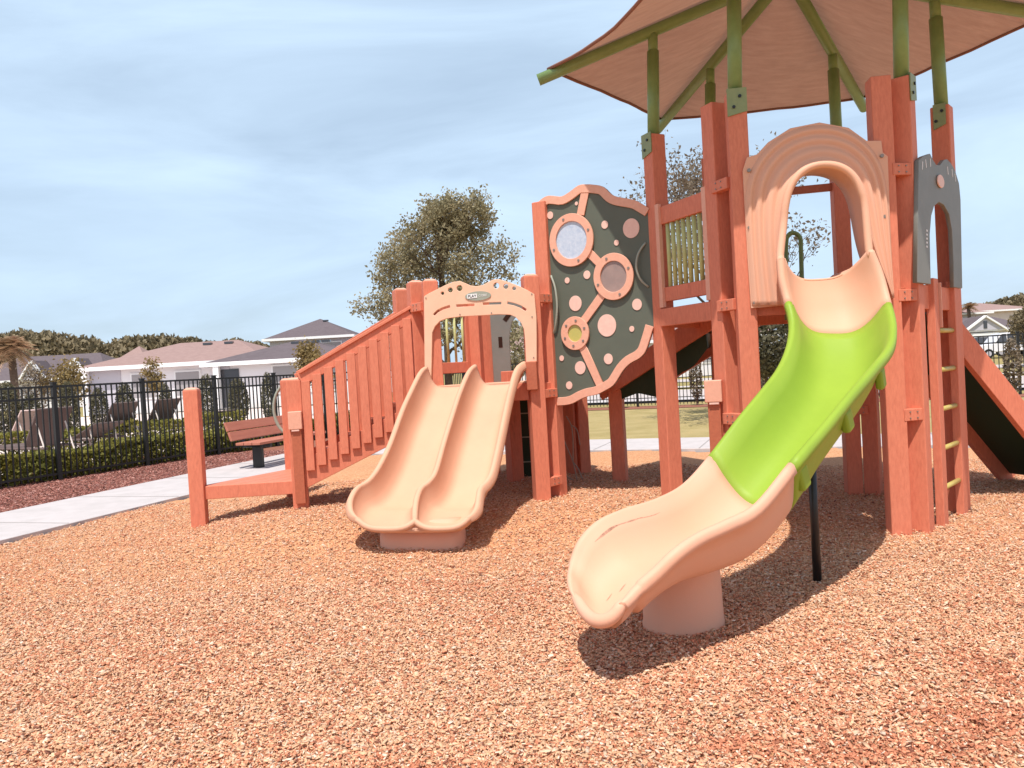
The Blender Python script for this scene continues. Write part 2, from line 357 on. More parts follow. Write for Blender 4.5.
chips('wood_chips', 'loose orange and tan wood chips covering the play area', 'wood chips', x_[ok_], d_[ok_], gzn,
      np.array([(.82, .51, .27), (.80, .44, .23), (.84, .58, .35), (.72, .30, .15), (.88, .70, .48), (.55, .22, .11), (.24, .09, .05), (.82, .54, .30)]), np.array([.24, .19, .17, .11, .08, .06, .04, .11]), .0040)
t_ = RNG.uniform(0, 1, 60000); y_ = 6.5+9*t_**1.1; xl = LP(y_)-1.66; xr = FA.x+(y_-FA.y)*FD.x/FD.y-.25; x_ = xr+(xl-xr)*RNG.uniform(0, 1, 60000)
chips('bark_chips', 'dark red bark chips in the strip between path and pool fence', 'bark chips', x_, y_, lambda a, b: a*0+.004,
      np.array([(.44, .19, .13), (.36, .14, .10), (.58, .30, .22), (.28, .10, .07), (.68, .42, .33), (.19, .08, .05), (.11, .05, .04), (.50, .24, .17)]), np.array([.20, .2, .13, .15, .06, .12, .06, .08]), .011)

# ------------------------------------------------------------------ PLAY STRUCTURE
ORG = Vector((1.0, 6.5, 0))
ps = thing('play_structure', 'orange playground structure with two slides, stairs and a shade canopy', 'playground', ORG)
PW = .14
def post(x, y, yaw, z1, z0=-.15, wd=PW, cap=False, label=None):
    o = MB().box((x, y, (z0+z1)/2), (wd, wd, z1-z0), yaw).build('post', 'post', ps, bevel=.009)
    if cap:
        mb = MB(); h = wd/2; c, s_ = cos(yaw), sin(yaw); hh = h-.002
        base = [(x+a*c-b*s_, y+a*s_+b*c, z1+.001) for a, b in ((-hh, -hh), (hh, -hh), (hh, hh), (-hh, hh))]
        top = [(x+a*c-b*s_, y+a*s_+b*c, z1+.022) for a, b in ((-h*.55, -h*.55), (h*.55, -h*.55), (h*.55, h*.55), (-h*.55, h*.55))]
        mb.loft([base, top]); cp = mb.build('post_cap', 'peachboard', o, bevel=.006)
    return o
def bolts(wall, lst, out, parent, r=.012):
    for a, z in lst:
        c = wall.pt(a, z, out); MB().tube([c, c+wall.n*.007], r, 10).build('bolt', 'bolt', parent)
CX, CY = 2.5, 6.6
A1 = (1.34, 6.77); PP = (1.665, 6.04); Q = (1.765, 5.80); R_ = (2.755, 5.66); S_ = (2.945, 5.70); T_ = (3.64, 6.43); B8 = (3.20, 7.42); B8b = (3.36, 7.35); B7 = (2.06, 7.66)
y114 = radians(114); ym6 = radians(-8); y54 = radians(48)
TOP = 3.31
postA = post(*A1, y114, TOP); postP = post(*PP, y114, TOP-.0); postQ = post(*Q, ym6, TOP); postR = post(*R_, ym6, TOP)
postS = post(*S_, y54, TOP); postT = post(*T_, y54, TOP); post8 = post(*B8, radians(-8), TOP); post8b = post(*B8b, radians(54), 1.95); post7 = post(*B7, radians(54), TOP)
# links between the doubled posts
def links(a, b, zs, parent, wd=.09, ht=.085):
    w_ = Wall(a, b); mid = (Vector((*a, 0))+Vector((*b, 0)))/2
    for z in zs:
        c = mid+w_.n*.055
        MB().box((c.x, c.y, z), (w_.L*.62+.03, .07, ht), atan2(w_.t.y, w_.t.x)).build('link_plate', 'post', parent, bevel=.004)
        bolts(w_, [(w_.L/2+sx*.03, z+sz*.022) for sx in (-1, 1) for sz in (-1, 1)], .0895, parent, .0055)
links(PP, Q, (2.66, 1.76, .9), postP); links(R_, S_, (2.64, 1.74, .88), postR); links(B8, B8b, (1.7, .8), post8)
# hexagonal deck
def deckpoly(name, pts, z, m, th=.05):
    vs = [(x, y, z) for x, y in pts]+[(x, y, z-th) for x, y in pts]; n = len(pts)
    return MB().add(vs, [tuple(range(n)), tuple(range(n, 2*n))[::-1]]+[(i, (i+1) % n, n+(i+1) % n, n+i) for i in range(n)]).build(name, m, ps, bevel=.004)
DZ = 1.80
hexp = [(CX+1.06*cos(radians(a)), CY+1.02*sin(radians(a))) for a in (170.5, -129.5, -69.5, -9.5, 50.5, 110.5)]
deckpoly('deck', hexp, DZ, 'board')
def sbeam(a, b, z, wd, ht, name='deck_beam', m='post', out=0., trim=.06, parent=None, bevel=.006):
    w_ = Wall(a, b); p = w_.pt(trim, z, out); q = w_.pt(w_.L-trim, z, out)
    return MB().beam(p, q, wd, ht).build(name, m, parent or ps, bevel=bevel)
sbeam(A1, PP, DZ-.065, .05, .15, out=.05); sbeam(Q, R_, DZ-.07, .05, .14, out=.0); sbeam(S_, T_, DZ-.07, .05, .18, out=.03)
sbeam(B7, A1, DZ-.07, .05, .15); sbeam(T_, B8, DZ-.07, .05, .15); sbeam(B8, B7, DZ-.07, .05, .15)
sbeam(B8, B7, 2.92, .05, .07, name='guard_rail', m='board')
# railing with green bars between A1 and P
wr = Wall(A1, PP)
rail = MB().beam(wr.pt(.07, 2.60, .02), wr.pt(wr.L-.07, 2.60, .02), .05, .15).build('bar_railing', 'post', ps, bevel=.006)
MB().beam(wr.pt(.07, 1.93, .02), wr.pt(wr.L-.07, 1.93, .02), .05, .12).build('bottom_rail', 'post', rail, bevel=.006)
for a in (.085, wr.L-.085): MB().beam(wr.pt(a, 1.82, .055), wr.pt(a, 2.70, .055), .035, .05, up=tuple(wr.t)).build('frame_strip', 'peachboard', rail, bevel=.004)
for k in range(8):
    a = .15+(wr.L-.3)*k/7
    MB().tube([wr.pt(a, 1.97, .01), wr.pt(a, 2.55, .01)], .019, 10).build('bar', 'bars', rail, smooth=True)
# shade poles with brackets
APEX = Vector((CX, CY, 4.62)); JZ = 4.21; EZ = 3.93
angs = {'A': 171.5, 'Q': -129.5, 'S': -69.5, 'T': -9.5, 'B8': 50.5, 'B7': 110.5}
def polar(a, r, z): return Vector((CX+r*cos(radians(a)), CY+r*sin(radians(a)), z))
canopy = None
poles = [('A', A1, postA, (-.91, -.41), 1), ('Q', Q, postQ, (0, -1), 0), ('S', S_, postS, (.6, -.75), 1), ('T', T_, postT, (-.69, -.73), 0), ('B8', B8, post8, None, 0), ('B7', B7, post7, None, 0)]
for nm, xy, po, bn, sd_ in poles:
    a = angs[nm]; j = polar(a, 1.13, JZ)
    base = Vector((xy[0]-.0, xy[1]+.0, 3.30))
    if nm == 'Q': base.y -= 0
    pl = MB().tube([base+Vector((0, 0, -.02)), base.lerp(j, .80)], .052, 16).build('shade_pole', 'pole', ps, smooth=True)
    MB().tube([base.lerp(j, .78), j], .042, 16).build('pole_sleeve', 'pole', pl, smooth=True)
    if bn:
        n_ = Vector((*bn, 0)).normalized()
# brackets: bent plates hugging the post tops
def bracket(xy, yaw, face, z1=TOP+.012, ht=.2, wd=PW*1.0, full=True, off=0.):
    c, s_ = cos(yaw), sin(yaw); dx, dy = face
    n_ = Vector((dx*c-dy*s_, dx*s_+dy*c, 0)); t_ = Vector((-n_.y, n_.x, 0))
    p = Vector((*xy, 0))+n_*(PW/2+.006)+t_*off
    w_ = Wall((p-t_*1).to_2d(), (p+t_*1).to_2d())
    if w_.n.dot(n_) < 0: w_ = Wall((p+t_*1).to_2d(), (p-t_*1).to_2d())
    b = w_.panel('bracket', [[(1-wd/2, z1-ht), (1+wd/2, z1-ht+.03), (1+wd/2, z1), (1-wd/2, z1)]], 'bracket', ps, th=.008, bevel=.001)
    for dz in (.06, .135): MB().tube([w_.pt(1+(.02 if dz < .1 else -.025), z1-dz, .002), w_.pt(1+(.02 if dz < .1 else -.025), z1-dz, .013)], .012, 10).build('bolt', 'black', b)
    return b
bracket(A1, y114, (0, 1) if False else (0, 1)); bracket(Q, ym6, (0, -1)); bracket(S_, y54, (0, -1)); bracket(T_, y54, (-1, 0), wd=.09)
# rafters
for nm, a in angs.items():
    tip = polar(a, 2.14, EZ-.035); MB().tube([APEX+Vector((0, 0, -.07)), tip], .05, 16).build('rafter', 'pole', ps, smooth=True)
MB().tube([APEX+Vector((0, 0, -.16)), APEX+Vector((0, 0, .06))], .13, 20).build('rafter_hub', 'pole', ps, smooth=False, bevel=.01)
# canopy cloth: six sagging panels
order = [171.5, 110.5, 50.5, -9.5, -69.5, -129.5]
cl = MB(); hm = MB(); NR, NA = 14, 12
for k in range(6):
    a0, a1 = order[k], order[(k+1) % 6]
    if a1-a0 > 180: a1 -= 360
    if a1-a0 < -180: a1 += 360
    e0 = polar(a0, 2.05, EZ+.055); e1 = polar(a1, 2.05, EZ+.055); ap = APEX+Vector((0, 0, .03)); secs = []
    for i in range(NR+1):
        r = .04+.96*i/NR; row = []
        for j in range(NA+1):
            t = j/NA; p = ap.lerp(e0.lerp(e1, t), r)
            edge = 4*t*(1-t)
            cin = (ap-e0.lerp(e1, t)); cin.z = 0
            p += cin.normalized()*edge*.11*r**3           # scalloped edge
            p.z += -.075*edge*sin(pi*min(r, 1)*.75)+.004*sin(7*t*pi+r*7+k)*edge*r
            row.append(p)
        secs.append(row)
    cl.loft(secs, closed=False, cap=False)
    hm.tube([p+Vector((0, 0, -.004)) for p in secs[-1]], .014, 8)
canopy = cl.build('canopy', 'canopy', ps, smooth=True, fixn=False)
hm.build('canopy_hem', 'hem', canopy, smooth=True)

# grey doorway panel between S and T above the deck
_w = Wall(S_, T_); wg = Wall((S_[0]+_w.n.x*.088, S_[1]+_w.n.y*.088), (T_[0]+_w.n.x*.088, T_[1]+_w.n.y*.088))
gp = [wg.px(u, v) for u, v in ((915.5, 296), (916.5, 161), (921, 157), (928, 154.5), (930.5, 160), (934, 165.5), (938, 166), (942, 160.5), (945, 160), (949, 164), (953, 171), (957, 184), (958.5, 200), (960.5, 294))]
hole = [wg.px(u, v) for u, v in ((929, 293), (928, 262), (927.5, 235), (929, 216), (932, 206), (937, 202), (942, 205), (947, 214), (950, 230), (951.5, 262), (952, 292))]
smd = [wg.pt(0, 0)] and None
ga = wg.L
gp[0] = (gp[0][0], 1.82); gp[-1] = (gp[-1][0], 1.82); hole = hole[:]; hole[0] = (hole[0][0], 1.82); hole[-1] = (hole[-1][0], 1.82)
gpan = wg.panel('doorway_panel', [gp+hole[::-1]], 'grey', ps, th=.03, out=0)
lc = wg.px(937, 182); MB().add(*(lambda c: ([wg.pt(c[0]+.085*cos(2*pi*i/24), c[1]+.05*sin(2*pi*i/24), .018+d) for d in (0, .012) for i in range(24)], [tuple(range(24))[::-1], tuple(range(24, 48))]+[(i, (i+1) % 24, 24+(i+1) % 24, 24+i) for i in range(24)]))(lc)).build('badge', 'dots', gpan, bevel=.004)
cuts = MB()
for (u, v, a) in ((920, 166, .3), (923.5, 164, -.15), (928, 163, 0), (945.5, 171, -.2), (950, 173.5, -.25), (953, 178, -.3)):
    c = wg.px(u, v); cuts.beam(wg.pt(c[0]+a*.03, c[1]+.03, .0165), wg.pt(c[0]-a*.03, c[1]-.03, .0165), .012, .002, up=tuple(wg.n))
for k in range(5):
    c = wg.px(924.5, 231+k*4); cuts.beam(wg.pt(c[0], c[1]+.007, .0165), wg.pt(c[0], c[1]-.007, .0165), .03, .002, up=tuple(wg.n))
cuts.build('cut_out_marks', 'white', gpan)

# ladder under the doorway
UL = (3.19, 5.87); VL = (3.57, 6.27)
lad = MB().box((UL[0], UL[1], .86), (.125, .06, 2.02), y54).build('ladder', 'post', ps, bevel=.006)
MB().box((VL[0], VL[1], .86), (.125, .06, 2.02), y54).build('ladder_rail', 'post', lad, bevel=.006)
c_ = Wall(UL, VL)
for a_ in (-.075, .075):
    q_ = c_.pt(a_ if a_ < 0 else a_, 1.62, 0)
MB().beam(c_.pt(.075, 1.50, .02), c_.pt(.075, 1.84, .02), .012, .05, up=tuple(c_.n)).build('hand_strip', 'peachboard', lad, bevel=.003)
for k in range(6):
    z = 1.46-.30*k+.02; MB().tube([c_.pt(.03, z, -.0), c_.pt(c_.L-.03, z, -.0)], .019, 12).build('rung', 'rung', lad, smooth=True)

# climbing ramp on the right
tn = Vector((.94, .34, 0)); pn = Vector((-.34, .94, 0))
t0 = Vector((3.60, 6.47, 1.58)); dn = Vector((.94, .34, -1.03)).normalized(); Lr = 2.2
ramp = MB().beam(t0, t0+dn*Lr, .06, .20).build('climbing_ramp', 'post', ps, bevel=.006)
MB().beam(t0+pn*.74+tn*.1, t0+pn*.74+tn*.1+dn*Lr, .06, .20).build('ramp_side', 'post', ramp, bevel=.006)
MB().beam(t0+pn*.37+Vector((.07, .03, .07)), t0+pn*.37+dn*Lr+Vector((.07, .03, .07)), .68, .03).build('ramp_board', 'darkgreen', ramp)

# dark bridge ramp between the decks
b0 = Vector((.98, 8.0, 1.14)); b1 = Vector((1.82, 7.25, 1.70))
br = MB().beam(b0+(b0-b1)*.1, b1+(b1-b0)*.15, .05, .19).build('bridge', 'post', ps, bevel=.006)
dv = (b1-b0); lat = Vector((-dv.y, dv.x, 0)).normalized(); lo = []
secs = []
for i in range(25):
    t = i/24; p = b0.lerp(b1, t)+Vector((0, 0, -.10)); wv = float(np.interp(t, [0, .12, .3, .5, .62, .72, .86, 1], [.07, .09, .13, .29, .28, .19, .21, .12]))
    secs.append([p+lat*.01, p+lat*.03, p+lat*.05+Vector((0, 0, -wv)), p+lat*.03+Vector((0, 0, -wv-.02))])
MB().loft(secs).build('wavy_skirt', 'darkgreen', br, smooth=False)
MB().beam(b0+lat*.45, b1+lat*.45, .8, .04).build('bridge_board', 'darkgreen', br)
MB().beam(b0+lat*.9+(b0-b1)*.1, b1+lat*.9+(b1-b0)*.15, .05, .19).build('bridge_side', 'post', br, bevel=.006)

# ------------------------------------------------------------------ curved slide
Ls = [(781, 258, 5.50), (783, 280, 5.46), (788, 300, 5.41), (793, 322, 5.30), (791, 345, 5.12), (781, 370, 4.92), (764, 393, 4.70), (741, 421, 4.50), (711, 460, 4.35), (685, 488, 4.22), (655, 504, 4.06), (626, 513, 3.95), (600, 525, 3.86), (582, 544, 3.80), (573, 567, 3.74)]+[(u, v, PZ(u, v, z).y) for u, v, z in ((571, 581, .37), (573, 592, .34), (578, 600, .32))]
Rs = [(870, 252, 5.43), (879, 274, 5.39), (886, 300, 5.30), (892, 326, 5.08), (889, 348, 4.84), (873, 369, 4.55), (850, 396, 4.28), (824, 428, 4.05), (791, 467, 3.80), (757, 508, 3.60), (726, 525, 3.50), (700, 537, 3.42), (676, 553, 3.34), (655, 573, 3.315), (640, 586, 3.30), (634, 591.5, 3.29), (628, 598, 3.275), (621, 604, 3.26)]
DP = [.23, .22, .22, .24, .25, .25, .25, .25, .25, .24, .22, .20, .18, .155, .13, .115, .085, .045]
BU = [0]*14+[0, .02, .05, .095]
Lp = crspline([P(*q) for q in Ls], 5); Rp = crspline([P(*q) for q in Rs], 5); Dp = [v.x for v in crspline([(q, 0, 0) for q in DP], 5)]; Bp = [max(0, v.x) for v in crspline([(q, 0, 0) for q in BU], 5)]
BED0 = {}
def trough(Lp, Rp, Dp, i0, i1, name, m, parent, rr=.026, th=.022, endcap=True, bul=None):
    secs = []
    for i in range(i0, i1+1):
        l, r = Lp[i], Rp[i]; c = (l+r)/2; k = (r-l); wdt = k.length/2; k.normalize()
        j0, j1 = max(i-1, 0), min(i+1, len(Lp)-1); t = ((Lp[j1]+Rp[j1])-(Lp[j0]+Rp[j0])).normalized()
        nrm = k.cross(t)
        if nrm.z < 0: nrm = -nrm
        nrm = (nrm+Vector((0, 0, .55))).normalized(); nrm = (nrm-k*nrm.dot(k)).normalized()
        D = Dp[i]; prof = []
        # inside, left rim to right rim
        for q in range(21):
            a = q/20*2-1; x = a*(wdt-rr*1.2); y = -D*(1-abs(a)**3.2)
            prof.append((x, y-rr*.2))
        # right rim (rolled)
        for q in range(5):
            b = pi-q*pi/4-.3; prof.append((wdt+rr*.15+rr*cos(b)*1.0, rr*sin(b)))
        prof.append((wdt+rr*1.15, -rr*1.1)); prof.append((wdt+rr*.25, -rr*1.3))
        for q in range(1, 20):
            a = 1-q/20*2; x = a*(wdt-rr*.1); y = -(D+th)*(1-abs(a)**3.6)-.012
            prof.append((x, y-rr*.8))
        prof.append((-wdt-rr*.25, -rr*1.3)); prof.append((-wdt-rr*1.15, -rr*1.1))
        for q in range(5):
            b = pi*.0+.3+ (4-q)*0; b = .3+q*pi/4
            prof.append((-(wdt+rr*.15)+rr*cos(pi-(b-.3)+0)*1.0, rr*sin(pi-(b-.3)) if q not in (0,) else 0))
        bb = bul[i] if bul else 0
        secs.append([c+k*x+nrm*(y if q_ < 21 or not bb else y*.8)+t*bb*(1 if q_ < 21 else .7)*max(0, 1-(x/(wdt+.03))**2) for q_, (x, y) in enumerate(prof)])
        if i == i0: BED0[name] = [secs[-1][q] for q in range(21)]
    mb = MB().loft(secs, True, endcap)
    if bul:
        lip = [c+k*(a*(wdt+rr*.1))+t*bul[i1]*(1-a*a)+nrm*(-D*.35*(1-a**4)) for a in np.linspace(-1, 1, 25)]
        dz_ = Vector((0, 0, -.010)); mb.tube([Lp[i1-6]+dz_, Lp[i1-2]+dz_*.5]+lip[1:-1]+[Rp[i1-2]+dz_*.5, Rp[i1-6]+dz_], [rr*.5, rr*.8]+[rr*(.99+.2*(1-a*a)) for a in np.linspace(-1, 1, 25)][1:-1]+[rr*.8, rr*.5], 14)
    o = mb.build(name, m, parent, smooth=True)
    return o
slide = trough(Lp, Rp, Dp, 40, len(Lp)-1, 'curved_slide', 'peach', ps, bul=Bp)
green = trough(Lp, Rp, Dp, 11, 40, 'green_section', 'lime', slide)
topsec = trough(Lp, Rp, Dp, 0, 11, 'top_section', 'peach', slide)
# seam flanges where the sections bolt together
for i_, m_ in ((35, 'peach'), (6, 'lime')): pass
# bed that runs from the deck into the slide
wq = Wall((Q[0], Q[1]-.085), (R_[0], R_[1]-.085))
e0 = [wq.pt(.24+.5*t, 1.80-.0*t, -.06) for t in np.linspace(0, 1, 13)]
# hood
def arch_in(t):                          # inner opening outline, pixels
    return None
inn = [(788, 305), (784, 288), (781, 266), (779.5, 245), (780, 222), (783, 200), (789, 185), (799, 174), (812, 168.5), (826, 168), (840, 172), (850, 181), (857, 195), (861, 215), (865, 238), (871, 258), (880, 278), (887, 300)]
outr = [(751.5, 306), (750, 284), (748.5, 262), (747, 240), (745.5, 218), (744.5, 192), (750, 168), (768, 144), (792, 129.5), (819, 124), (846, 128.5), (866, 142), (880, 160), (886.5, 186), (889, 214), (890.5, 242), (892, 270), (893.5, 298)]
ip = [wq.px(*q) for q in inn]; op = [wq.px(*q) for q in outr]
ip = sm2(ip, 4); op = sm2(op, 4)
for _ in range(10):
    for L_ in (ip, op): L_[1:-1] = [((a[0]+2*b[0]+c[0])/4, (a[1]+2*b[1]+c[1])/4) for a, b, c in zip(L_, L_[1:], L_[2:])]
mb = MB(); secs = []
for (ia, iz), (oa, oz) in zip(ip, op):
    row = []
    for t, fo in ((-.0, -.02), (0., .012), (.05, .016), (.09, .034), (.15, .036), (.19, .022), (.26, .024), (.31, .050), (.40, .054), (.45, .038), (.53, .042), (.58, .070), (.70, .078), (.76, .066), (.82, .072), (.90, .105), (.97, .125), (1.0, .115), (1.02, .09), (1.0, .0), (.985, -.12), (.975, -.26), (.90, -.26), (.92, -.12), (.9, .0), (.5, -.02)):
        a = oa+(ia-oa)*t; z = oz+(iz-oz)*t
        row.append(wq.pt(a, z, fo))
    secs.append(row)
mb.loft(secs, True, True); hood = mb.build('hood', 'peach', slide, smooth=True)
lipc = [wq.pt(a, z, .118) for a, z in ip if z > 2.28]
lipc = crspline([Lp[1], Lp[0]+Vector((0, .015, .02))]+lipc[::3]+[Rp[0]+Vector((0, .015, .02)), Rp[1]], 3)
MB().tube(lipc, .027, 14).build('rolled_lip', 'peach', hood, smooth=True)
# square mounting plate behind the hood
pl_ = [(743, 171), (747, 158), (757, 155), (768, 143), (790, 129), (819, 123.2), (848, 128.5), (866, 141.5), (880.5, 141.5), (882, 153), (887, 157), (889, 216), (893, 297), (876, 299), (868, 250), (862, 215), (855, 188), (840, 168), (826, 164), (812, 165), (796, 172), (786, 185), (779, 205), (776, 245), (779, 285), (784, 305), (751, 308), (748, 260)]
pp = [wq.px(*q) for q in pl_]; plate = wq.panel('mounting_plate', [pp], 'peach', hood, th=.022, out=.0)
for u, v in ((748.5, 171), (881, 156.5), (749, 228), (884, 217), (754.5, 303), (888.5, 291)):
    c = wq.px(u, v); MB().tube([wq.pt(*c, .01), wq.pt(*c, .026)], .013, 12).build('bolt', 'bolt', hood)
# deck-side sill of the slide
bed = BED0['top_section']; sill = []
for f_ in (0, .15, .4, .7, 1):
    zf = min(p.z for p in bed)
    sill.append([Vector((p.x+(sum(q.x for q in bed)/21-p.x)*.10*f_, p.y+.50*f_, max(p.z-.0, 0)+(1.82-zf)*min(1, f_*2.2)*(1-.35*f_)-(p.z-zf)*.3*f_)) for p in bed])
sl = MB().loft(sill, False, False).build('sill', 'peach', slide, smooth=True, fixn=False)
sm = sl.modifiers.new('solid', 'SOLIDIFY'); sm.thickness = .015
# pedestal and support leg
pc = Vector((.81, 3.98, 0)); ped = []
for z, r in ((-.05, .205), (.0, .208), (.03, .210), (.05, .205), (.30, .197), (.42, .195)):
    ped.append([(pc.x+r*cos(2*pi*i/40), pc.y+r*.85*sin(2*pi*i/40), z) for i in range(40)])
MB().loft(ped).build('pedestal', 'peach', slide, smooth=True).modifiers.new('b', 'BEVEL').limit_method = 'ANGLE'
MB().tube([(1.75, 4.62, -.1), (1.75, 4.62, .90)], .025, 14).build('support_leg', 'black', slide, smooth=True)
# moulded lugs on the slide's underside flank
for i_ in (22, 30, 38):
    p = Rp[i_]; pm = (Lp[i_]+Rp[i_])/2; out_ = (Rp[i_]-Lp[i_]).normalized(); tt = (Rp[i_+2]-Rp[i_-2]).normalized()
    c = p-out_*.026+Vector((0, 0, -.135))
    MB().beam(c-tt*.045, c+tt*.045, .05, .13, up=(0, 0, 1)).build('moulded_lug', 'lime', green, bevel=.02, segs=3)
# scuff marks rubbed into the bed of the slide
M['scuff'] = mat('scuffed_plastic', (.30, .16, .11), .8, .2, var=(.62, .36, .26), vscale=60)
def bedpt(i, a):
    l, r = Lp[i], Rp[i]; c = (l+r)/2; k = (r-l); wd_ = k.length/2-.031; k.normalize()
    t = ((Lp[i+1]+Rp[i+1])-(Lp[i-1]+Rp[i-1])).normalized(); n = k.cross(t); n = -n if n.z < 0 else n
    n = (n+Vector((0, 0, .55))).normalized(); n = (n-k*n.dot(k)).normalized()
    return c+k*a*wd_+n*(-Dp[i]*(1-abs(a)**3.2)-.0052+.0025)
rs_ = random.Random(4)
for (i, a, ln, wv) in ((58, -.955, 10, .022), (52, -.95, 4, .015), (66, -.10, 3, .02), (64, .18, 1, .03), (70, -.25, 2, .02), (60, .1, 1, .02), (55, .35, 1, .015)):
    up_, dn_ = [], []
    for q in range(ln+1):
        h_ = wv*.5*(.25+rs_.random())*(.15 if q in (0, ln) else 1); up_.append(bedpt(i+q-ln//2, a+h_+.004*sin(q))); dn_.append(bedpt(i+q-ln//2, a-h_+.004*sin(q)))
    MB().add(up_+dn_, [(q, q+1, ln+1+q+1, ln+1+q) for q in range(ln)]).build('scuff_mark', 'scuff', slide, fixn=False)
# ------------------------------------------------------------------ left deck
G = (.215, 7.12); H = (.37, 7.29); F3 = (-.715, 7.28); F2 = (-.875, 7.50); F1 = (-1.10, 8.08)
K = (-2.07, 7.42); K2 = (-2.43, 8.45); J = (-3.03, 7.38)
postG = post(*G, radians(14), 2.20, cap=True); postH = post(*H, radians(-32), 2.90)
postF3 = post(*F3, radians(14), 2.225, cap=True); postF2 = post(*F2, radians(24), 2.245, cap=True); postF1 = post(*F1, radians(24), 2.245, cap=True)
post(-1.0, 8.22, radians(24), 2.24, cap=True)
postK = post(*K, radians(10), 1.385, cap=True); postK2 = post(*K2, radians(10), 1.385, cap=True); postJ = post(*J, radians(8), 1.345, cap=True, wd=.135)
bp = [(1.06, 8.0), (.74, 8.75), (.62, 8.72), (-.02, 8.25), (-.38, 8.85), (-.28, 8.95)]
for i, (x, y) in enumerate(bp): post(x, y, radians(30 if i % 2 else -20), 2.3 if i in (4, 5) else (1.35 if i != 0 else 1.7))
DL = 1.22
deckpoly('deck', [F3, G, H, (1.02, 7.98), (.68, 8.72), (-.33, 8.9), (-1.02, 8.2), F2], DL, 'board')
sbeam(F3, G, DL-.06, .05, .16, out=.03); sbeam(G, H, DL-.06, .05, .14, out=.02, trim=.04)
sbeam(F2, F3, DL-.06, .05, .16, trim=.04); sbeam((1.02, 7.98), H, DL-.06, .05, .14); sbeam((-.33, 8.9), (.68, 8.72), DL-.06, .05, .14)
links(G, H, (1.13, 2.0, .32), postG, ht=.08); links(F2, F3, (2.0,), postF2, ht=.08)
# dark climbing board under the left deck
wb = Wall((.02, 8.5), (.32, 8.4)); cb = MB().box((.14, 8.5, .68), (.26, .04, .98), radians(-10)).build('climbing_board', 'darkgreen', ps)
for z in (.35, .62, .88): MB().box((.14, 8.475, z), (.24, .01, .012), radians(-10)).build('groove', 'hoop', cb)
# loose cords below the deck
cr_ = MB()
for pts in ([(566, 416), (571, 425), (573, 440), (573, 462)], [(571, 425), (577, 430), (580, 445)], [(560, 430), (566, 445), (573, 462), (577, 480)], [(573, 462), (579, 470), (585, 486), (590, 489)], [(566, 476), (575, 481)]):
    cr_.tube(crspline([P(u, v, 8.1) for u, v in pts], 4), .006, 6)
cr_.build('hanging_cord', 'rope', ps, smooth=True)

# peach arch panel over the double slide
wa = Wall((F3[0], F3[1]-.09), (G[0], G[1]-.09))
ao = [(290, 690), (287, 170), (320, 150), (380, 120), (430, 95), (475, 78), (515, 75), (550, 88), (580, 102), (620, 107), (660, 100), (695, 80), (730, 63), (765, 62), (830, 82), (890, 105), (940, 130), (985, 155), (1000, 300), (1002, 420), (1003, 590), (938, 590), (932, 450), (925, 380), (905, 335), (870, 300), (835, 285), (760, 282), (640, 290), (520, 296), (430, 308), (385, 325), (352, 360), (335, 400), (330, 690)]
Z8 = lambda x, y: wa.px(380+x/6.4, 270+y/6.4)
outer = [Z8(*q) for q in ao]
holes = []
for x, y, r in ((402, 150, 13), (452, 129, 18), (511, 117, 21), (746, 101, 21), (807, 106, 18), (860, 119, 14)):
    c = Z8(x, y); holes.append(circ(c, r/6.4*7.1/780, 20))
def slot(p, wd):
    pts = [Vector((*Z8(*q), 0)) for q in p]; L_, R2 = [], []
    for i, q in enumerate(pts):
        t = (pts[min(i+1, len(pts)-1)]-pts[max(i-1, 0)]).normalized(); n = Vector((-t.y, t.x, 0))*wd
        L_.append((q+n).to_2d()); R2.append((q-n).to_2d())
    return [(v.x, v.y) for v in L_+R2[::-1]]
for p in ([(345, 290), (370, 265), (405, 247), (452, 232)], [(488, 230), (550, 227), (608, 224)], [(658, 217), (720, 215), (780, 213)], [(815, 210), (860, 220), (900, 235), (938, 258)]): holes.append(slot(p, .014))
apan = wa.panel('arch_panel', [outer]+holes, 'peachboard', ps, th=.03)
M['arch'] = mat('arch_board', (.84, .52, .36), .45, .4, var=(.81, .48, .33), vscale=8, bump=.0005, bscale=120); apan.data.materials[0] = M['arch']
lc = Z8(630, 167); el = MB().add([wa.pt(lc[0]+.120*cos(2*pi*i/32), lc[1]+.042*sin(2*pi*i/32), .0155+d) for d in (0, .008) for i in range(32)], [tuple(range(32))[::-1], tuple(range(32, 64))]+[(i, (i+1) % 32, 32+(i+1) % 32, 32+i) for i in range(32)]).build('badge', 'hoop', apan)
pb = wa.panel('badge_box', [[(lc[0]-.098, lc[1]-.019), (lc[0]-.008, lc[1]-.017), (lc[0]-.008, lc[1]+.021), (lc[0]-.098, lc[1]+.019)]], 'white', apan, th=.003, out=.026, bevel=.0005)
text('badge_text', 'PLAY', .034, wa, lc[0]-.053, lc[1]+.0005, .029, 'black', apan, .001); text('badge_text', 'CORE', .030, wa, lc[0]+.045, lc[1]+.001, .0250, 'white', apan, .001)
bolts(wa, [Z8(x, y) for x, y in ((297, 180), (973, 155), (392, 372), (514, 284), (716, 275), (312, 640), (975, 300), (985, 560))], .014, apan, .006)
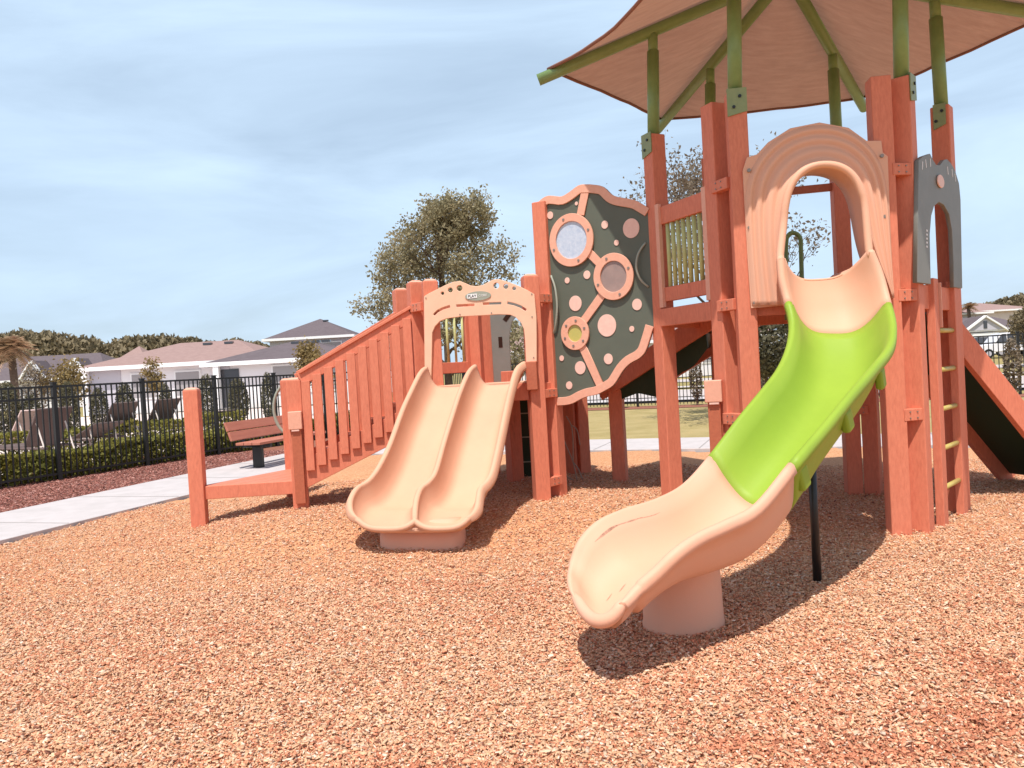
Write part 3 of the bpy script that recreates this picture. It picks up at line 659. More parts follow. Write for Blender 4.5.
# far side of the left deck: green-bar railing and grey arch panel
wf = Wall((-1.03, 8.3), (-.42, 8.86))
fr = MB(); fr.beam(wf.pt(.05, 1.42), wf.pt(wf.L-.05, 1.42), .05, .12).beam(wf.pt(.05, 2.08), wf.pt(wf.L-.05, 2.08), .05, .12).beam(wf.pt(.08, 1.2), wf.pt(.08, 2.1), .05, .05, up=tuple(wf.t)).beam(wf.pt(wf.L-.08, 1.2), wf.pt(wf.L-.08, 2.1), .05, .05, up=tuple(wf.t))
frr = fr.build('bar_railing', 'post', ps, bevel=.005)
for k in range(6):
    a = .14+(wf.L-.28)*k/5; MB().tube([wf.pt(a, 1.46), wf.pt(a, 2.04)], .014, 10).build('bar', 'bars', frr, smooth=True)
wx = Wall((-.2, 8.88), (.62, 8.76))
oo = [(0, 1.2), (0, 2.2), (.2, 2.32), (.41, 2.25), (.62, 2.32), (.82, 2.2), (.82, 1.2), (.62, 1.2), (.62, 1.75), (.58, 1.9), (.5, 1.99), (.41, 2.02), (.32, 1.99), (.24, 1.9), (.2, 1.75), (.2, 1.2)]
gp2 = wx.panel('doorway_panel', [oo], 'grey', ps, th=.03)
mk = MB(); mk.beam(wx.pt(.10, 1.62, .018), wx.pt(.10, 1.74, .018), .045, .002, up=tuple(wx.n)); mk.beam(wx.pt(.16, 1.92, .018), wx.pt(.27, 2.05, .018), .05, .002, up=tuple(wx.n)); mk.build('cut_out_marks', 'holes', gp2)

# ------------------------------------------------------------------ double slide
m3 = lambda x, y: (340+x/3.84, 360+y/3.84)
Lq = [(426, 369, 7.14), (420.5, 374, 7.02), (411, 393, 6.86), (402, 413, 6.74), (390, 446, 6.52), (378, 470, 6.35), (368, 482.5, 6.25), (357, 489.5, 6.16), (351, 500, 6.05), (350.5, 510, 5.97), (354, 517, 5.91), (359, 521, 5.88)]
Mq = [(475, 367, 7.08), (469, 373, 6.96), (461, 391, 6.80), (453.5, 413, 6.66), (444, 444, 6.44), (436, 472, 6.26), (429, 483, 6.17), (421, 489.5, 6.10), (417, 499, 6.0), (415.5, 508, 5.92), (415, 515, 5.86), (415, 521, 5.83)]
Rq = [(524, 364, 7.02), (516.5, 371, 6.90), (510.5, 391, 6.74), (505.5, 413, 6.60), (499, 444, 6.38), (492.5, 472, 6.2), (487, 483, 6.12), (480.5, 490, 6.06), (478.5, 500, 5.97), (477, 509, 5.89), (472.5, 516, 5.84), (467, 520, 5.81)]
Dq = [.17, .19, .21, .22, .22, .215, .205, .18, .15, .11, .07, .03]
DB = [0, 0, 0, 0, 0, 0, 0, 0, 0, .01, .03, .05]
Bc = [max(0, v.x) for v in crspline([(q, 0, 0) for q in DB], 4)]
Lc, Mc, Rc = (crspline([P(*q) for q in s_], 4) for s_ in (Lq, Mq, Rq)); Dc = [v.x for v in crspline([(q, 0, 0) for q in Dq], 4)]
def dbl(i):
    l, m_, r = Lc[i], Mc[i], Rc[i]; k = (r-l).normalized(); j0, j1 = max(i-1, 0), min(i+1, len(Lc)-1)
    t = ((Lc[j1]+Rc[j1])-(Lc[j0]+Rc[j0])).normalized(); n = k.cross(t)
    if n.z < 0: n = -n
    n = (n+Vector((0, 0, .45))).normalized(); n = (n-k*n.dot(k)).normalized(); D = Dc[i]; rr = .026; row = []
    def seg(a, b):
        kk = (b-a); w2 = kk.length/2-rr*.8; c = (a+b)/2; kk.normalize()
        return [c+kk*(q/8-1)*w2*1.0+n*(-D*(1-abs(q/8-1)**6)-.004)+t*Bc[i]*(1-abs(q/8-1)**3) for q in range(17)]
    cap = lambda c: [c+k*rr*cos(pi-b)+n*rr*sin(b) for b in (.5, 1.05, 1.57, 2.1, 2.65)]
    row = cap(l)+seg(l, m_)+cap(m_)+seg(m_, r)+cap(r)
    e_ = .35+.65*min(1, D/.12); row += [r+k*rr*1.5-n*.018*e_, r+k*rr*1.5-n*.04*e_, r+k*.008-n*.045*e_]
    c = (l+r)/2; w2 = (r-l).length/2+.004
    row += [c-k*((q/10)-1)*w2*(.985)+n*(-(D+.03*e_)*(1-abs(q/10-1)**8)-.045*e_)+t*Bc[i]*(1-abs(q/10-1)**8) for q in range(1, 20)]
    row += [l-k*.008-n*.045*e_, l-k*rr*1.5-n*.04*e_, l-k*rr*1.5-n*.018*e_]
    return row
dm = MB().loft([dbl(i) for i in range(len(Lc))], True, True)
for a_, b_ in ((Lc, Mc), (Mc, Rc)):
    p, q = a_[-1], b_[-1]; t = ((Lc[-1]+Rc[-1])-(Lc[-3]+Rc[-3])).normalized()
    dm.tube([a_[-3]]+[p.lerp(q, f)+t*Bc[-1]*(1-abs(2*f-1)**3)+Vector((0, 0, -.022*(1-abs(2*f-1)**4))) for f in np.linspace(0, 1, 21)]+[b_[-3]], [.023]+[.024]*21+[.023], 12)
ds = dm.build('double_slide', 'tan', ps, smooth=True)
# sill on the deck and its flat top edge
MB().beam(Vector((-.68, 7.30, DL+.02)), Vector((.17, 7.19, DL+.02)), .22, .03).build('sill', 'tan', ds, bevel=.008)
# pedestal with rounded ends
pz = MB(); secs = []; pc2 = Vector((-.765, 6.10, 0)); ax = Vector((.985, -.13, 0)).normalized(); ay = Vector((.13, .985, 0))
for z, g_ in ((-.05, 0), (.0, .004), (.04, .0), (.25, -.012)):
    row = []
    for i in range(48):
        a = 2*pi*i/48; ca, sa = cos(a), sin(a); ex = .38
        row.append(pc2+ax*(.335+g_)*(abs(ca)**ex)*(1 if ca > 0 else -1)+ay*(.17+g_)*(abs(sa)**.6)*(1 if sa > 0 else -1)+Vector((0, 0, z)))
    secs.append(row)
pd = pz.loft(secs).build('pedestal', 'peach', ds, smooth=True)
MB().add([pc2+ay*-.178+ax*a+Vector((0, 0, z)) for a, z in ((-.04, .0), (-.012, .055), (.012, .055), (.04, .0), (-.04, -.02), (.04, -.02))], [(0, 1, 2, 3, 5, 4)]).build('notch', 'tan', pd, fixn=False)
# slide anchor box at the right of the opening
MB().box((.185, 7.02, 1.30), (.10, .08, .26), radians(-8)).build('slide_anchor', 'board', ds, bevel=.01)

# ------------------------------------------------------------------ stairs
wsf = Wall(K, F2); wsb = Wall((-2.25, 7.98), F1)
stairs = None
RL0, RL1 = 1.40, 1.98
def railing(w_, parent, name):
    L = w_.L; a0, a1 = .07, L-.07
    rb = MB().beam(w_.pt(a0, RL0-.035+.02, .05), w_.pt(a1+.02, RL1-.035, .05), .045, .13)
    cap = MB()
    r = rb.build(name, 'post', parent, bevel=.005)
    MB().beam(w_.pt(a0, RL0+.052, .03), w_.pt(a1+.02, RL1+.03, .03), .13, .03).build('cap_rail', 'post', r, bevel=.006)
    nb = 10 if w_ is wsf else 8
    for k in range(nb):
        a = a0+.055+(a1-a0-.08)*k/(nb-1); f = (a-a0)/(a1-a0)
        zt = RL0-.04+(RL1-RL0)*f-.02; zb = .50+.44*f*1.0
        MB().beam(w_.pt(a, zb, .087), w_.pt(a, zt, .087), .08, .028, up=tuple(w_.n)).build('baluster', 'post', r, bevel=.004)
    return r
stf = MB().beam(wsf.pt(.02, .47, .045), wsf.pt(wsf.L, .99, .045), .04, .25).build('staircase', 'post', ps, bevel=.005)
stb = MB().beam(wsb.pt(.02, .47, -.045), wsb.pt(wsb.L, .99, -.045), .04, .25).build('stringer', 'post', stf, bevel=.005)
railing(wsf, ps, 'stair_railing'); railing(wsb, ps, 'stair_railing')
ns = 5
for k in range(ns):
    f = (k+.6)/ns; p = wsf.pt(wsf.L*f, .44+.68*(k+.7)/ns, -.0); q = wsb.pt(wsb.L*f, .44+.68*(k+.7)/ns, 0)
    MB().beam(p, q, .26, .045).build('stair_tread', 'board', stf, bevel=.005)
    if k: MB().beam(p+Vector((-.12, 0, -.08)), q+Vector((-.12, 0, -.08)), .02, .14).build('stair_riser', 'board', stf, bevel=.003)
# transfer platform (triangular, planked)
TZ = .43
def inset(t): return t
jv, kv, k2v = Vector((*J, 0)), Vector((*K, 0)), Vector((*K2, 0))
npk = 5
plat = MB().beam(jv+Vector((.06, .0, TZ-.065)), kv+Vector((-.05, 0, TZ-.065)), .05, .125).build('transfer_platform', 'post', ps, bevel=.006)
MB().beam(jv+Vector((.06, .05, TZ-.075)), k2v+Vector((-.04, 0, TZ-.075)), .05, .10).build('side_beam', 'post', plat, bevel=.006)
# planks parallel to the back edge
dirp = (k2v-jv).normalized(); nrmp = Vector((dirp.y, -dirp.x, 0)); hgt = abs((kv-jv).dot(nrmp))
for k in range(npk):
    o0 = hgt*k/npk+.004; o1 = hgt*(k+1)/npk-.004
    def cut(o_):                         # along the plank: from the front edge J-K to the right edge K2-K
        f = o_/hgt; a = jv.lerp(kv, f); b = k2v.lerp(kv, f); return a, b
    a0, b0_ = cut(o0); a1, b1_ = cut(o1)
    vs = [a0, b0_, b1_, a1]; vs = [v+Vector((0, 0, TZ)) for v in vs]+[v+Vector((0, 0, TZ-.03)) for v in vs]
    MB().add(vs, [(0, 1, 2, 3), (7, 6, 5, 4), (0, 4, 5, 1), (1, 5, 6, 2), (2, 6, 7, 3), (3, 7, 4, 0)]).build('plank', 'post', plat, bevel=.004)
MB().beam(kv+Vector((.02, .0, TZ-.07)), k2v+Vector((.02, 0, TZ-.07)), .05, .13).build('side_beam', 'post', plat, bevel=.006)
MB().box((kv.x-.12, kv.y+.32, .14), (.10, .10, .5), .2).build('platform_leg', 'board', plat, bevel=.005)
# small box caps with a dark channel below
def boxcap(xy, yaw, z0, z1, zb, wd):
    b = MB().box((xy[0], xy[1], (z0+z1)/2), (wd, .075, z1-z0), yaw).build('channel_box', 'peachboard', ps, bevel=.008)
    MB().box((xy[0]+.004, xy[1]+.012, (zb+z0)/2), (wd*.72, .05, z0-zb-.002), yaw).build('channel', 'board', b, bevel=.003)
    MB().box((xy[0], xy[1]-.01, z0-.008), (wd*.55, .05, .014), yaw).build('channel_lip', 'dots', b)
    return b
boxcap((K[0]+.02, K[1]-.108), radians(10), .92, 1.09, .22, .125)
boxcap((1.54, 5.98), radians(-20), 1.03, 1.20, -.1, .13)
# hoops behind the platform
hp = MB()
cc = P(290, 409, 8.45)
for dx, r in ((-.015, .25), (.075, .19)):
    pts = [cc+Vector((dx+.02+r*.72*cos(a), .03*dx, r*1.12*sin(a)+.0)) for a in np.linspace(pi*.52, pi*1.48, 18)]; hp.tube(pts, .017, 10)
hp.build('grab_hoop', 'hoop', ps, smooth=True)

# ------------------------------------------------------------------ bubble panel
wp = Wall((H[0]+.0, H[1]-.02), (A1[0], A1[1]-.02))
top = [(540, 202.5), (544, 199), (549.3, 196.6), (556, 196.8), (563, 197.2), (570.8, 192.7), (579.6, 186.3), (587, 185.2), (594.2, 185.5), (604, 187.4), (611.8, 194.6), (617, 197.2), (623.5, 198.6), (631, 199.8), (637.2, 201.5), (644, 205.4), (650, 209)]
bot = [(557.5, 405), (566, 404.6), (573.7, 402.9), (581, 399), (588.4, 396), (598, 394), (606.3, 389.9), (614, 385), (619, 378), (624, 370), (631, 363), (640, 358), (646, 351.5), (650.3, 339.4), (654, 327)]
tp = sm2([wp.px(*q) for q in top], 3); bt = sm2([wp.px(*q) for q in bot], 3)
bub = wp.panel('bubble_panel', [tp+bt[::-1]], 'panel', ps, th=.022)
def ribbon(pts, wd, side):
    o_ = []
    for i, q in enumerate(pts):
        a = Vector(pts[max(i-1, 0)]); b = Vector(pts[min(i+1, len(pts)-1)]); t = (b-a).normalized(); n = Vector((-t.y, t.x))*side*wd
        o_.append((q[0]+n.x, q[1]+n.y))
    return pts+o_[::-1]
wp.panel('scalloped_trim', [ribbon(tp, .068, -1)], 'peachboard', bub, th=.020, out=.022)
wp.panel('scalloped_trim', [ribbon(bt, .068, 1)], 'peachboard', bub, th=.020, out=.022)
rings = [((572.8, 240.5), .237, .172, 'window'), ((614.8, 276.8), .205, .140, 'windowdark'), ((576.5, 333.3), .150, .080, 'windowyel')]
for (u, v), ro, ri, wm in rings:
    c = wp.px(u, v); rg = wp.panel('ring', [circ(c, ro, 48, k=.9), circ(c, ri, 48, k=.9)], 'peachboard', bub, th=.026, out=.030)
    wp.panel('window_pane', [circ(c, ri+.004, 40, k=.9)], wm, rg, th=.012, out=.022, bevel=.001)
    for k in range(4 if ro > .16 else 6):
        a = k*pi/(2 if ro > .16 else 3)+.35; MB().tube([wp.pt(c[0]+.9*cos(a)*(ro+ri)/2, c[1]+sin(a)*(ro+ri)/2, .043), wp.pt(c[0]+.9*cos(a)*(ro+ri)/2, c[1]+sin(a)*(ro+ri)/2, .049)], .011, 10).build('bolt', 'bolt', rg)
for (u0, v0), (u1, v1), wd in (((586.2, 191), (581.6, 215), .034), ((589, 252), (600, 263), .034), ((602.5, 296), (585, 320.5), .034), ((583.5, 347), (601.5, 386), .034)):
    a = Vector(wp.px(u0, v0)); b = Vector(wp.px(u1, v1)); t = (b-a).normalized(); n = Vector((-t.y, t.x))*wd
    wp.panel('strut', [[tuple(a+n), tuple(b+n), tuple(b-n), tuple(a-n)]], 'peachboard', bub, th=.016, out=.020)
d1 = [(292, 122, 9), (158, 182, 19), (437, 230, 20), (572, 248, 48), (497, 322, 14), (346, 486, 21), (245, 515, 15), (287, 632, 39), (602, 638, 28), (448, 745, 56)]
d2 = [(345, 488, 8.5), (130, 578, 8.5), (187, 607, 20), (273, 580, 16), (153, 661, 12)]
for x, y, r in d1: c = wp.px(520+x/5.12, 180+y/5.12); wp.panel('dot', [circ(c, r/5.12*7.05/780, 28, k=.88)], 'dots', bub, th=.006, out=.0145, bevel=.001)
for x, y, r in d2: c = wp.px(520+x/3.07, 170+y/3.07); wp.panel('dot', [circ(c, r/3.07*7.05/780, 24, k=.88)], 'dots', bub, th=.006, out=.0145, bevel=.001)
for pts in ([(551.6, 275.9), (557, 288), (559.7, 306.8), (557.5, 326), (554, 334)], [(646, 243), (640, 254), (638.5, 267.7), (642, 279.5), (649, 287)]):
    q = [wp.px(*s_) for s_ in pts]; q = sm2(q, 4); n_ = len(q)
    MB().tube([wp.pt(a, z, .012+.045*sin(pi*i/(n_-1))) for i, (a, z) in enumerate(q)], .010, 10).build('grab_handle', 'hoop', bub, smooth=True)
# green loop handle seen through the hood
gh = MB().tube(crspline([P(787, 320, 7.3), P(786, 250, 7.3), P(788, 236, 7.3), P(794, 233, 7.3), P(800, 238, 7.3), P(801, 252, 7.3), P(803, 320, 7.3)], 5), .021, 10).build('loop_handle', 'pole', ps, smooth=True)
ORG = Vector((0, 0, 0))

# ------------------------------------------------------------------ fences
def fence(name, a, d, n, label, bay=2.42, grass=0., hgt=1.52, skip=0):
    global ORG
    ORG = Vector((a.x, a.y, 0)); root = thing(name, label, 'fence', ORG)
    yaw = atan2(d.y, d.x)
    pm = MB().box((a.x, a.y, hgt/2), (.065, .065, hgt+.06), yaw); c0_ = None
    for k in range(n+1):
        p = a+d*bay*k
        po = MB().box((p.x, p.y, hgt/2), (.065, .065, hgt+.06), yaw).build('fence_post', 'black', root, bevel=.004)
        MB().box((p.x, p.y, hgt+.04), (.08, .08, .02), yaw).build('post_cap', 'black', po)
        if k < n:
            q = a+d*bay*(k+1); mb = MB()
            for z in (hgt-.02, hgt-.20, .12): mb.beam(p+d*.034+Vector((0, 0, z)), q-d*.034+Vector((0, 0, z)), .03, .032)
            npk_ = round(bay/.108)
            for j in range(1, npk_+1):
                r = p+d*(bay*j/(npk_+1)); mb.box((r.x, r.y, (hgt-.035+.05)/2), (.019, .019, hgt-.035-.05-.003), yaw)
            mb.build('picket_panel', 'black', root)
    ORG = Vector((0, 0, 0)); return root
fence('pool_fence', FA-FD*1.6, FD, 12, 'black metal picket fence beside the white path, in front of the loungers', bay=1.6)
fence('boundary_fence', CORNER, RD, 9, 'black metal picket fence far behind the tower, with road beyond')

# ------------------------------------------------------------------ plants
def leaves(mb, pts, size, n_per, spread, rng, flat=.0):
    """adds small leaf quads round each point: returns arrays"""
def leafmesh(name, C, size, m, parent, rng, aspect=.55):
    n = len(C); s_ = size*rng.uniform(.6, 1.35, n)
    a = rng.normal(size=(n, 3)); a /= np.linalg.norm(a, axis=1)[:, None]
    b = rng.normal(size=(n, 3)); b -= a*(a*b).sum(1)[:, None]; b /= np.linalg.norm(b, axis=1)[:, None]
    nn = np.cross(a, b)
    a = a*s_[:, None]/2; b = b*s_[:, None]*aspect/2; nn = nn*s_[:, None]*.12
    v = np.stack([C-a, C+b+nn, C+a, C-b+nn], 1).reshape(-1, 3)
    f = np.arange(n*4).reshape(-1, 4)
    me = bpy.data.meshes.new(name); me.vertices.add(n*4); me.vertices.foreach_set('co', v.reshape(-1).astype(float)); me.loops.add(n*4); me.loops.foreach_set('vertex_index', f.reshape(-1).astype(np.int32))
    me.polygons.add(n); me.polygons.foreach_set('loop_start', np.arange(0, n*4, 4, dtype=np.int32)); me.update(calc_edges=True)
    me.materials.append(M[m]); o = bpy.data.objects.new(name, me); COL.objects.link(o); o.parent = parent
    return o
def tree(loc, h, rad, crown0, label, cat='tree', leaf='oak', nleaf=16000, lsize=.09, seed=1, sparse=0., group=None, name='oak_tree', shape=1., bark='bark', depth=4, clump=.16, trunk_r=.09, up=.55, lean=(0, 0), nprim=9):
    rng = np.random.default_rng(seed); root = thing(name, label, cat, loc, group); mb = MB(); tips = []
    tz = h*.72
    def branch(p, d, L, r, lv):
        pts = [p]; q = p.copy(); dd = d.copy(); k = 4
        for i in range(k):
            dd = (dd+Vector(rng.normal(0, .16, 3))+Vector((0, 0, .06))).normalized(); q = q+dd*L/k; pts.append(q.copy())
            if lv >= 2: tips.append((q.copy(), lv))
        mb.tube(pts, [r*(1-.55*i/k) for i in range(k+1)], 6 if lv > 1 else 8, cap=False)
        if lv < depth:
            nb = 4 if lv == 1 else 3
            for i in range(nb):
                s_ = pts[rng.integers(2, k+1)]; a = Vector(rng.normal(0, 1, 3)); a -= dd*a.dot(dd); a.normalize()
                branch(s_.copy(), (dd*.62+a*.85+Vector((0, 0, .12))).normalized(), L*rng.uniform(.5, .72), r*.45, lv+1)
    tp_ = [Vector((lean[0]*t, lean[1]*t, t*tz)) for t in np.linspace(-.03, 1, 6)]
    mb.tube(tp_, [trunk_r*(1-.13*i) for i in range(6)], 10, cap=False)
    for i in range(nprim):
        z = crown0+(tz-crown0)*i/max(1, nprim-1); a = i*2.4+rng.uniform(-.4, .4)
        f = (z-crown0)/(h-crown0); rr = rad*(.95-.38*f**2*shape)
        d = Vector((cos(a), sin(a), up+.7*f)).normalized(); branch(Vector((lean[0]*z/tz, lean[1]*z/tz, z)), d, rr*.62, trunk_r*.42, 1)
    branch(tp_[-1].copy(), Vector((0, 0, 1)), (h-tz)*.75, trunk_r*.4, 1)
    mb.build('trunk', bark, root, fixn=False, smooth=True, org=(0, 0, 0))
    T = np.array([t[0] for t in tips]); n = nleaf; pick = rng.integers(0, len(T), n)
    C = T[pick]+rng.normal(0, clump, (n, 3))
    leafmesh('crown', C, lsize, leaf, root, rng)
    return root
tree((P(448, 369, 20.5).x, 20.5, 0), 5.75, 2.7, 1.2, 'tall bushy oak with brown-green leaves behind the peach slide arch', nleaf=27000, lsize=.092, seed=3, clump=.105, leaf='oak', trunk_r=.11, nprim=11)
tree((P(722, 369, 16.8).x, 16.8, 0), 5.3, 2.9, 2.0, 'thin loosely leaved tree behind the tower, its twigs showing beside the green bars', nleaf=5200, lsize=.085, seed=11, clump=.10, leaf='sparse', name='young_oak_tree', trunk_r=.08, nprim=10)

def blobbush(loc, rx, ry, h, label, cat, leaf, n, ls, seed, name, group=None, z0=.0, stem=True, rough=.35):
    rng = np.random.default_rng(seed); root = thing(name, label, cat, loc, group)
    a = rng.normal(size=(n, 3)); a /= np.linalg.norm(a, axis=1)[:, None]
    r = rng.uniform(.45, 1, n)**.5
    dirs = rng.normal(size=(14, 3)); dirs /= np.linalg.norm(dirs, axis=1)[:, None]
    lump = 1+rough*(np.max(a@dirs.T, axis=1)-.8)
    C = a*(r*lump)[:, None]*np.array([rx, ry, (h-z0)/2])+np.array([0, 0, (h+z0)/2])
    C[:, 2] = np.maximum(C[:, 2], .02)
    leafmesh('foliage', C, ls, leaf, root, rng)
    if stem: MB().tube([(0, 0, -.05), (.02, 0, h*.4), (0, .02, h*.75)], [.03, .025, .012], 7).build('stem', 'bark', root, fixn=False, org=(0, 0, 0))
    return root
def copytree(o, loc, label, rz=0., sc=(1, 1, 1)):
    c = o.copy(); COL.objects.link(c); c.location = loc; c.rotation_euler = (0, 0, rz); c.scale = sc; c['label'] = label
    for ch in list(o.children):
        d = ch.copy(); COL.objects.link(d); d.parent = c
        for g in ch.children:
            e = g.copy(); COL.objects.link(e); e.parent = d
    return c
# clipped hedge inside the pool fence: one object per run
def hedge(a, b, wd, h, label, n, seed, ls=.07):
    rng = np.random.default_rng(seed); a = Vector(a); b = Vector(b); L = (b-a).length; t = (b-a).normalized(); nn = Vector((-t.y, t.x, 0))
    root = thing('hedge', label, 'hedge', (a.x, a.y, 0))
    s_ = rng.uniform(0, L, n); q = rng.uniform(-1, 1, n); z = rng.uniform(0, 1, n)**.95
    hh = h*(1+.10*np.sin(s_*2.1)+.06*np.sin(s_*5.3)); edge = rng.random(n) < .7
    q = np.where(edge & (rng.random(n) < .5), np.sign(q)*(1-.12*rng.random(n)), q); z = np.where(edge & (rng.random(n) < .5), 1-.10*rng.random(n), z)
    wz = wd/2*(1-.25*z**3)
    C = np.stack([t.x*s_+nn.x*q*wz, t.y*s_+nn.y*q*wz, z*hh+.01], 1)+rng.normal(0, .025, (n, 3)); C[:, 2] = np.maximum(C[:, 2], .01)
    leafmesh('foliage', C, ls, 'hedge', root, rng)
    mb = MB()
    for k in range(int(L/.5)):
        p = t*(k*.5+.2); mb.tube([(p.x, p.y, -.02), (p.x+.03, p.y, h*.6)], .015, 5)
    mb.tube([tuple(t*.2+Vector((0, 0, .02))), tuple(t*(L-.3)+Vector((0, 0, .02)))], .02, 5)
    mb.build('stem', 'bark', root, fixn=False, org=(0, 0, 0))
hedge(FA-FD*1.5-RD*.55, CORNER-FD*1.0-RD*.55, .8, .42, 'low yellow-green hedge right behind the pool fence', 52000, 5, .08)
hedge(FA+FD*4.5-RD*5.0, FA+FD*12-RD*5.0, .7, .55, 'low yellow hedge beyond the pool loungers', 8000, 6, .09)
hedge(FA-FD*1+FD*4-RD*9.5, FA+FD*4-RD*6.2, .7, .5, 'short yellow hedge by the leftmost lounger', 4000, 8, .09)
# dark upright bushes behind the pool terrace
names = ['leftmost dark upright bush behind the pool, at the photo edge', 'dark upright bush behind the pool, second from the left', 'dark upright bush right behind the pale lounger back', 'dark upright bush between the two pairs of loungers', 'dark upright bush behind the middle loungers', 'dark upright bush just left of the lone orange post', 'dark upright bush seen just right of the lone orange post', 'dark upright bush above the bench back', 'rightmost dark upright bush by the grey hoops']
b0x = None
for k, (u, d_, hh) in enumerate(((6, 24, 1.55), (30, 24.5, 1.5), (68, 25, 1.6), (98, 25.5, 1.6), (124, 26, 1.5), (165, 26.5, 1.6), (207, 27, 1.65), (238, 27.5, 1.6), (268, 28, 1.65))):
    x = P(u, 392, d_).x; loc = (x, d_, 0)
    if b0x is None: b0x = blobbush(loc, .36, .40, 1.8, names[k], 'bush', 'bush', 2300, .10, 21, 'dark_bush', 'dark upright bushes behind the pool')
    else: copytree(b0x, loc, names[k], k*1.3, (.8+.25*sin(k*2.1), .8, hh/1.8*(1+.08*cos(k*3.3))))
# slim bushes against the boundary fence
for k, (u, d_, lb) in enumerate(((697, 22.4, 'slim leafy shrub at the far fence beside the pink channel box'), (621, 23.0, 'slim shrub at the far fence seen under the bubble panel'), (768, 20.5, 'leafy shrub at the far fence seen under the slide hood'), (955, 19.2, 'thin shrub at the far fence behind the ladder'), (1014, 17.6, 'thin shrub at the far fence near the right photo edge'))):
    blobbush((P(u, 400, d_).x, d_, 0), .19, .19, 1.4+.25*(k % 2), lb, 'bush', 'sparse', 650, .09, 40+k, 'slim_shrub', z0=.15)
blobbush((P(766, 400, 15.6).x, 15.6, 0), 1.0, .9, 2.3, 'dense dark green bush seen under the slide hood', 'bush', 'bush', 9000, .09, 50, 'dark_bush', z0=.9)
# small trees before the houses
tree((P(307, 380, 30).x, 30, 0), 2.6, .95, 1.1, 'small yellowish tree before the grey roofed house by the stair rail', nleaf=2600, lsize=.12, seed=31, leaf='sapling', name='small_tree', clump=.16, trunk_r=.04, nprim=6, depth=3)
tree((P(62, 388, 26).x, 26, 0), 2.25, 1.0, .9, 'sparse tan bush-like tree left of the big white house', nleaf=2200, lsize=.11, seed=32, leaf='sapling', name='small_tree', clump=.18, trunk_r=.04, nprim=6, depth=3)
tree((P(36, 388, 25).x, 25, 0), 2.2, .85, .8, 'bare twiggy pale tree beside the palm', nleaf=900, lsize=.09, seed=33, leaf='sparse', name='bare_tree', clump=.12, trunk_r=.04, nprim=7, depth=3)
tree((P(153, 384, 30).x, 30, 0), 2.5, .45, 1.2, 'tiny brown sapling in front of the big white house', nleaf=1100, lsize=.11, seed=34, leaf='sapling', name='sapling', clump=.10, trunk_r=.03, nprim=5, depth=2)
def palm(loc, h, r, label, seed, name='palm_tree', n=34, group=None):
    rng = np.random.default_rng(seed); root = thing(name, label, 'palm tree', loc, group)
    MB().tube([(0, 0, -.1), (.05, 0, h*.5), (0, 0, h)], [r*.20, r*.16, r*.15], 10).build('trunk', 'bark', root, fixn=False, smooth=True, org=(0, 0, 0))
    mb = MB()
    for k in range(n):
        a = rng.uniform(0, 2*pi); e = rng.uniform(-.7, 1.3); L = r*rng.uniform(.8, 1.1); d = Vector((cos(a)*cos(e), sin(a)*cos(e), sin(e)))
        pts = [Vector((0, 0, h))+d*L*t+Vector((0, 0, -.45*L*t*t)) for t in np.linspace(0, 1, 6)]
        side = d.cross(Vector((0, 0, 1))).normalized()
        for i in range(1, 6):
            for s_ in (-1, 1):
                for q in range(3):
                    b = pts[i-1].lerp(pts[i], q/3); e_ = b+(side*s_*.75+d*.5+Vector((0, 0, -.35+rng.normal(0, .12)))).normalized()*L*.33
                    w_ = d*L*.035
                    mb.add([b-w_, b+w_, e_], [(0, 1, 2)])
    mb.build('fronds', 'palm', root, fixn=False, org=(0, 0, 0))
    return root
palm((P(14, 392, 30).x, 30, 0), 3.25, .85, 'tan fronded palm at the left photo edge', 61, n=80)
palm((P(970, 340, 95).x, 95, 0), 5.6, 1.3, 'far palm rising above the pinkish roofs at the right', 62, n=30)
# far trees
fx = [(u, d_, 1.38+(395-.055*u-(yt if u < 900 else yt-1))*d_/780+.4, r) for u, d_, yt, r in ((-10, 118, 335, 5), (12, 120, 334, 5), (36, 120, 331, 5), (58, 118, 334, 5), (76, 118, 338, 5), (95, 118, 345, 5), (112, 120, 345, 4.5), (135, 118, 338, 5), (158, 118, 336, 5), (180, 120, 338, 5), (205, 122, 342, 5), (228, 122, 341, 5), (250, 122, 343, 4.5), (350, 130, 350, 5), (990, 140, 306, 5), (1012, 138, 300, 5), (1032, 136, 297, 5))]
where = ['at the left photo edge', 'right behind the palm', 'just right of the palm crown', 'topmost of the left tree line', 'above the small gabled house', 'left of the big pink roof', 'low, beside the left end of the pink roof', 'just above the left slope of the pink roof', 'above the ridge of the big pink roof', 'just right of the pink roof ridge', 'above the right part of the pink roof', 'between the pink and the grey roof', 'just left of the two-storey house', 'right of the two-storey house behind the stair rail', 'behind the far palm on the right', 'above the pinkish roofs on the right', 'at the right photo edge']
f0 = None
for k, (u, d_, hh, r) in enumerate(fx):
    loc = (P(u, 395-.055*u, d_).x, d_, 0)
    lb = 'far olive-brown tree '+where[k]
    if f0 is None: f0 = blobbush(loc, 4.6, 4.2, 7, lb, 'tree', 'farleaf', 5200, .75, 71, 'far_tree', 'far trees beyond the houses', z0=.6, rough=.8)
    else: copytree(f0, loc, lb, k*1.7, (r/4.6, 1, hh/7))
blobbush((P(1040, 345, 40).x, 40, 0), 1.2, 1.2, 3.2, 'brown leafy tree hiding the garage corner at the right edge', 'tree', 'farleaf', 3500, .2, 81, 'street_tree', z0=.9, rough=.8)
blobbush((P(508, 372, 38).x, 38, 0), 1.6, 1.5, 3.6, 'brownish tree seen through the small grey arch', 'tree', 'oak', 3500, .2, 82, 'street_tree', z0=.9, rough=.8)

